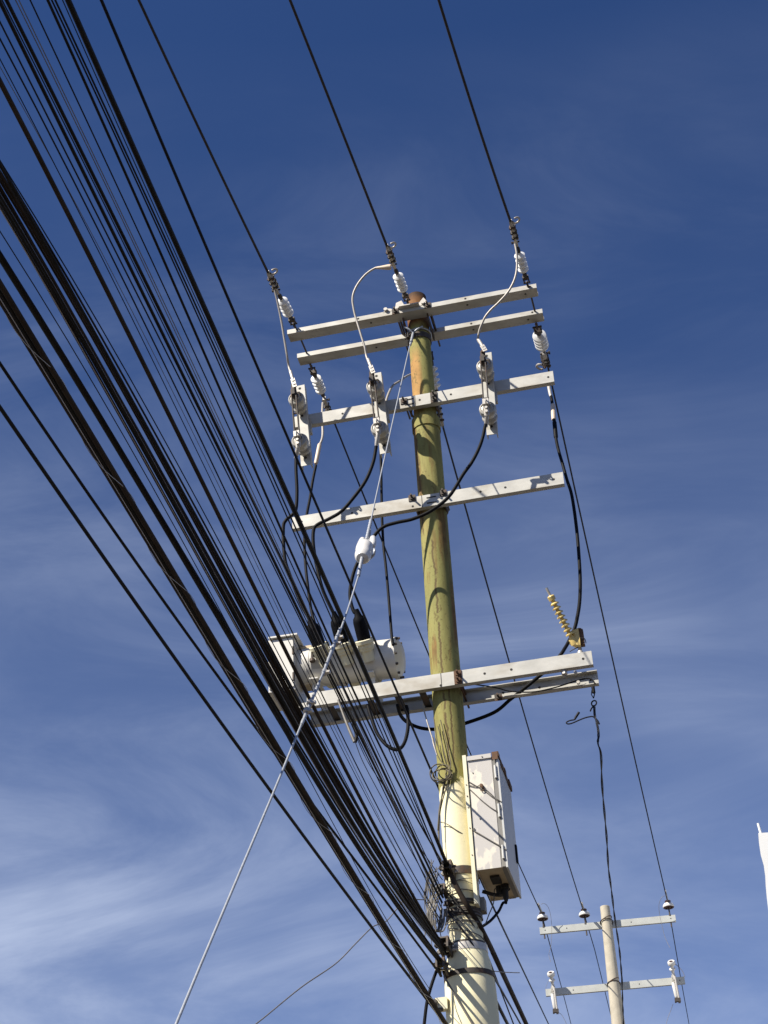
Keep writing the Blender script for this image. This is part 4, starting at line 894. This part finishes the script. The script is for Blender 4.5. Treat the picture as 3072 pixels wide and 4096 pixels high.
tag(kn.build('connector', RUST, org=O), 'small brown connector on the looped line at the cabinet face', 'connector')
wire('surface_line', [at(x, y, t) for x, y, t in ((1757, 3288, -.085), (1775, 3291, -.102), (1800, 3303, -.1095), (1825, 3320, -.1095), (1845, 3332, -.098), (1855, 3338, -.085))], .003, DROP, 'thin dark arch across the cream pole beside the cabinet, standing in for a shadow', 'wire')  # dark tube hugging the shaft, standing in for a cast shadow line

# ------------------------------------------------------------------ twisted service cable from the rear arm to the far pole
s0 = at(2372, 2748, .09)
sv = thing('service_cable', s0, 'thin twisted black cable hanging from the right end of the lowest arm', 'service cable')
b = MB(); b.tube([s0, s0 - Z * .045], .012, 8); b.build('anchor', BLACK, sv)
p0 = at(2371, 2760, .10); p1 = at(2374, 2793, .14)
b = MB(); b.tube([p0 - A1 * .006, (p0 + p1) / 2 - A1 * .012, p1], .003, 6); b.tube([p0 + A1 * .006, (p0 + p1) / 2 + A1 * .010, p1], .004, 6); b.ring(at(2376, 2813, .16), N1 + A1 * .4, .019, .005, 16, 7); b.tube(cr([at(2376, 2822, .17), at(2366, 2834, .18), at(2361, 2845, .18)], 3), .005, 6); b.build('wedge_clamp', BLACK, sv)
px = [(2377, 2828), (2379, 2861), (2386, 2890), (2392, 2915), (2394, 2945), (2392, 2975), (2404, 3020), (2409, 3148), (2426, 3342), (2434, 3471), (2446, 3562), (2460, 3678), (2478, 3801), (2488, 3930), (2494, 4096)]
h0_ = at(2377, 2826, .18).z
P = [at(2377, 2826, .18)]
for k, (x, y) in enumerate(px[1:]):
    d = ray(x, y); zz_ = h0_ - .30 + max(0, y - 2828) / 1268 * .06 if y > 3000 else at(x, y, .2).z
    P.append(EYE + d * ((zz_ - EYE.z) / d.z) if y > 3000 else at(x, y, .2))
P.append(P[-1] + (P[-1] - P[-2]).normalized() * 15)
F_ = cr(P, 16); b = MB()
for ph in (0, math.pi):
    Q = []; acc = 0
    for i, p in enumerate(F_):
        if i: acc += (p - F_[i - 1]).length
        d = (F_[min(i + 1, len(F_) - 1)] - F_[max(i - 1, 0)]).normalized(); x = d.cross(Z).normalized(); y = x.cross(d); a = acc * 2 * math.pi / .9 + ph
        Q.append(p + (x * math.cos(a) + y * math.sin(a)) * .0045)
    b.tube(Q, .0042, 6)
b.build('twisted_pair', CABLEN, sv, angle=60)
b = MB(); b.tube(cr([at(x, y, .2) for x, y in ((2394, 2895), (2385, 2880), (2373, 2867), (2358, 2867), (2338, 2872), (2315, 2881), (2295, 2890), (2280, 2895), (2269, 2895), (2266, 2889), (2280, 2882), (2298, 2879))], 5), .0048, 7)
b.tube([at(2298, 2879, .2), at(2303, 2869, .2), at(2316, 2849, .2)], [.006, .009, .009], 8); b.tube([at(2381, 2872, .2), at(2389, 2885, .2), at(2398, 2897, .2)], [.006, .010, .005], 8)
b.build('hooked_tail', CABLEN, sv, angle=60)

# small control wires along the lowest arm
wire('control_cable', [at(x, y, t) for x, y, t in ((1880, 2735, -.1), (1930, 2742, -.02), (1990, 2752, .06), (2040, 2765, .08), (2130, 2768, .09), (2220, 2750, .09), (2300, 2725, .09), (2350, 2714, .09), (2372, 2722, .085), (2380, 2738, .08))], .0045, BLACK, 'thin black wire sagging inside the open rear arm', 'cable', 'thin wires along the lowest arms')
wire('control_cable', [at(x, y, t) for x, y, t in ((1692, 2815, -.02), (1697, 2845, -.02), (1708, 2885, -.04), (1720, 2925, -.05), (1728, 2950, -.08), (1735, 2980, -.11), (1748, 3020, -.12))], .0045, WIREGREY, 'thin pale wire hanging left of the pole below the lowest arms', 'cable', 'thin wires along the lowest arms')

# ------------------------------------------------------------------ far pole
P0, P1 = at2(2419, 3626, 0), at2(2473, 4096, 0); d2 = (P0 - P1).normalized(); foot = P1 - d2 * (P1.z / d2.z)
p2 = thing('utility_pole', foot, 'pale tapered concrete pole in the distance at lower right', 'utility pole')
Lp = (P0 - foot).length; r1_ = 19.2 / F_PX * depth(P0); r2_ = 27.0 / F_PX * depth(P1); k_ = (r2_ - r1_) / (P0 - P1).length
MB().lathe([(r1_ + k_ * Lp, 0), (r1_ + k_ * Lp * .5, Lp * .5), (r1_, Lp - .006), (r1_ - .008, Lp)], foot, d2, 12).build('shaft', CONC, p2, angle=50)
MB().tube(cr([P0 + A2 * .055 - N2 * .02 - d2 * (.02 + q) + A2 * (k_ * q * .8) for q in (0, .4, .8, 1.2, 1.8, 2.6, 4.0)], 4), .006, 7).build('earth_wire', DROP, p2)
A2_ = []
for (l, r_, lab) in (((2157.8, 3709), (2700, 3659), 'upper arm of the far pole, carrying the three bell insulators'), ((2181, 3957), (2737, 3905), 'lower arm of the far pole, with a fuse at each end')):
    Pm = (at2(*l, .085) + at2(*r_, .085)) / 2; q = Pm - B2
    A2_.append(crossarm(q.dot(A2), .085, Pm.z, 'front', lab, [-.92, -.6, .35, .93], [], 2.0, A2, N2, B2, GALV2))
    c = MB(); ctr = foot + d2 * ((Pm.z - .05 - foot.z) / d2.z)
    c.ring(ctr, Z + N2 * .35, r1_ + .022, .008, 20, 7); c.ring(ctr + Z * .04, Z - A2 * .45 + N2 * .1, r1_ + .022, .006, 20, 6); c.build('pole_clamp', DARKSTEEL, A2_[-1])
def make_bell():
    O = Vector((0, 0, 0)); Zl = Vector((0, 0, 1)); r = thing('pin_insulator', O, 'x', 'insulator', 'bell insulators on the far pole')
    b = MB(); b.lathe([(.011, -.30), (.011, .0)], O, Zl, 10); b.lathe([(.022, -.135), (.022, -.12)], O, Zl, 8); b.build('pin', DARKSTEEL, r)
    b = MB(); b.lathe([(.020, .01), (.062, .0), (.080, -.003), (.085, .006), (.083, .022), (.074, .042), (.058, .058), (.040, .066)], O, Zl, 28)
    bell = b.build('bell', PORCW, r, angle=50)
    b = MB(); b.lathe([(.014, -.01), (.030, -.012), (.032, .004), (.050, .004), (.052, -.010), (.074, -.010), (.079, -.006), (.074, .000)], O, Zl, 28); b.build('underside', BROWN, bell, org=O)
    b = MB(); b.lathe([(.038, .064), (.032, .074), (.042, .082), (.045, .096), (.030, .104)], O, Zl, 20); b.ring(Vector((0, 0, .076)), Zl, .038, .006, 18, 6); b.build('head', BROWN, bell, org=O)
    return r
bell0 = make_bell()
for i, (q, lab) in enumerate((((2171, 3676), 'leftmost bell insulator on the far pole'), ((2338, 3663), 'bell insulator just left of the far pole top'), ((2674.5, 3629), 'bell insulator at the right end of the far upper arm'))):
    P = at2(*q, .10); m = frame(P, A2, N2, Z)
    if i == 0: bell0.matrix_world = m; bell0['label'] = lab
    else: dup(bell0, m, lab)
    # armour wrap of the conductor over the head
    top = P + Z * .095; S = STR['F%d' % (i + 1)][1]; dd = (S - top).normalized()
    b = MB(); Ls = (.42, .34, .46)[i]; Q = [top + dd * (Ls * k / 30) + (Z * math.cos(k * 1.3) + A2 * math.sin(k * 1.3)) * .008 for k in range(31)]; b.tube(Q, .0075, 6); b.tube([top, top + dd * Ls * .9], .012, 8)
    tag(b.build('armour_rod', ALU, org=top), ('silvery wire wrap at the leftmost bell insulator', 'silvery wire wrap at the middle bell insulator', 'silvery wire wrap at the right bell insulator')[i], 'wire wrap', 'wire wraps at the bell insulators')
wire('far_jumper', [at2(x, y, t) for x, y, t in ((2164, 3617, -.1), (2175, 3614, -.1), (2187, 3621, -.08), (2198, 3642, -.05), (2205, 3680, .0), (2207, 3730, .0), (2204, 3780, .0), (2197, 3810, .0), (2196, 3825, .0), (2203, 3848, -.12))], .003, HAIR, 'hair-thin wire looping from the leftmost bell insulator to the left fuse', 'wire', 'hair-thin wires on the far pole')
wire('far_jumper', [at2(x, y, t) for x, y, t in ((2660, 3582, -.1), (2645, 3592, -.1), (2636, 3620, -.06), (2638, 3655, .0), (2645, 3690, .0), (2658, 3742, .0), (2670, 3772, -.03), (2681, 3792, -.12))], .003, HAIR, 'hair-thin wire looping from the right bell insulator to the right fuse', 'wire', 'hair-thin wires on the far pole')
wire('far_jumper', [at2(x, y, t) for x, y, t in ((2228, 4046, -.05), (2245, 4058, .0), (2256, 4075, .0), (2266, 4096, .0), (2275, 4120, .0))], .003, HAIR, 'hair-thin wire leaving the foot of the left fuse', 'wire', 'hair-thin wires on the far pole')
wire('far_jumper', [at2(x, y, t) for x, y, t in ((2692, 4016, -.05), (2682, 4045, .0), (2672, 4070, .0), (2664, 4100, .0), (2662, 4120, .0))], .003, HAIR, 'hair-thin wire leaving the foot of the right fuse', 'wire', 'hair-thin wires on the far pole')
def make_fuse():
    """local: x along the arm, y away, z up; origin at the bracket on the arm face"""
    O = Vector((0, 0, 0)); X, Y, Zl = Vector((1, 0, 0)), Vector((0, 1, 0)), Vector((0, 0, 1))
    r = thing('fuse_cutout', O, 'x', 'fuse', 'fuse cutouts on the far pole')
    top = Vector((-.02, -.24, .30)); d = (top - Vector((.0, -.03, .06))).normalized()
    b = MB(); b.box(Vector((0, -.02, .0)), X * .03, Y * .022, Zl * .05); b.box(Vector((0, -.045, .05)), X * .018, Y * .02, Zl * .045); b.build('bracket', GALV, r)
    b = MB(); b.lathe([(.020, 0), (.022, .05), (.045, .06), (.045, .075), (.024, .085), (.024, .12), (.050, .13), (.056, .15), (.056, .175), (.046, .19), (.030, .186), (.028, .17)], Vector((0, -.05, .07)), d, 24); ins = b.build('upper_insulator', PORCW, r, angle=40)
    b = MB(); q = Vector((0, -.05, .07)) + d * .168; b.lathe([(.026, .0), (.024, .012)], q, d, 16); b.box(q + d * .014, X * .012, d * .004, d.cross(X) * .018); b.build('contact', BROWN, ins, org=O)
    b = MB(); b.tube([Vector((0, -.05, .10)), Vector((.01, -.05, -.02))], .020, 10); b.box(Vector((.0, -.07, .13)), X * .022, Y * .014, Zl * .022); b.build('neck', ALU, r)
    b = MB(); b.lathe([(.014, -.22), (.026, -.20), (.026, -.02), (.016, .0)], Vector((-.018, -.05, -.06)), Zl + X * -.10, 14); b.build('lower_insulator', PORCW, r, angle=40)
    b = MB(); b.tube([Vector((.018, -.07, .02)), Vector((.034, -.06, -.30))], .015, 12); b.build('fuse_tube', ALU, r)
    b = MB(); b.box(Vector((.015, -.06, -.315)), X * .042, Y * .025, Zl * .025); b.box(Vector((.036, -.06, -.335)), X * .016, Y * .02, Zl * .022); b.box(Vector((-.016, -.06, -.33)), X * .012, Y * .02, Zl * .02); b.build('hinge', DARKSTEEL, r)
    return r
fu0 = make_fuse()
for i, (q, lab, rz) in enumerate((((2213, 3962), 'white fuse on the left end of the lower far arm', -.03), ((2695, 3918), 'white fuse on the right end of the lower far arm', -.02))):
    P = at2(*q, .08); m = frame(P, A2, N2, Z) @ Matrix.Rotation(rz, 4, 'Y').inverted()
    if i == 0: fu0.matrix_world = m; fu0['label'] = lab
    else: dup(fu0, m, lab)
    wire('far_jumper', ([at2(x, y, -.05) for x, y in ((2207, 3908), (2196, 3920), (2187, 3940), (2181, 3960))], [at2(x, y, -.05) for x, y in ((2700, 3855), (2715, 3868), (2730, 3885), (2740, 3908))])[i], (.002, .004)[i], HAIR, ('hair-thin wire bowed beside the left fuse', 'thin wire bowed beside the right fuse')[i], 'wire', 'hair-thin wires on the far pole')

# ------------------------------------------------------------------ white building at the right edge
def atd(px, py, Y_): return hit(px, py, Vector((0, Y_, 0)), Vector((0, 1, 0)))
YB = 19.0
outl = [(3033, 3332), (3036, 3372), (3043, 3420), (3055, 3462), (3061, 3505), (3063, 3545), (3067, 3590), (3073, 3640), (3090, 3760)]
pl = [atd(x, y, YB) for x, y in outl]; bot = Vector((pl[-1].x + .55, YB, 0))
rb = atd(3400, 3320, YB); rb.z = pl[0].z
bd = thing('building', Vector((pl[0].x + 2, YB, 0)), 'sunlit white building corner at the right edge', 'building')
b = MB(); b.prism([pl[0]] + pl[1:] + [bot, Vector((rb.x + 6, YB, 0)), Vector((rb.x + 6, YB, rb.z))], Vector((2.4, 5, 0))); b.build('wall', PLASTER, bd, smooth=False)
q0, q1 = atd(3032, 3294, YB + .05), atd(3043, 3334, YB + .05)
b = MB(); b.tube([q1 - Z * .1, q1, q0], .016, 10); b.build('roof_post', PLASTER, bd)
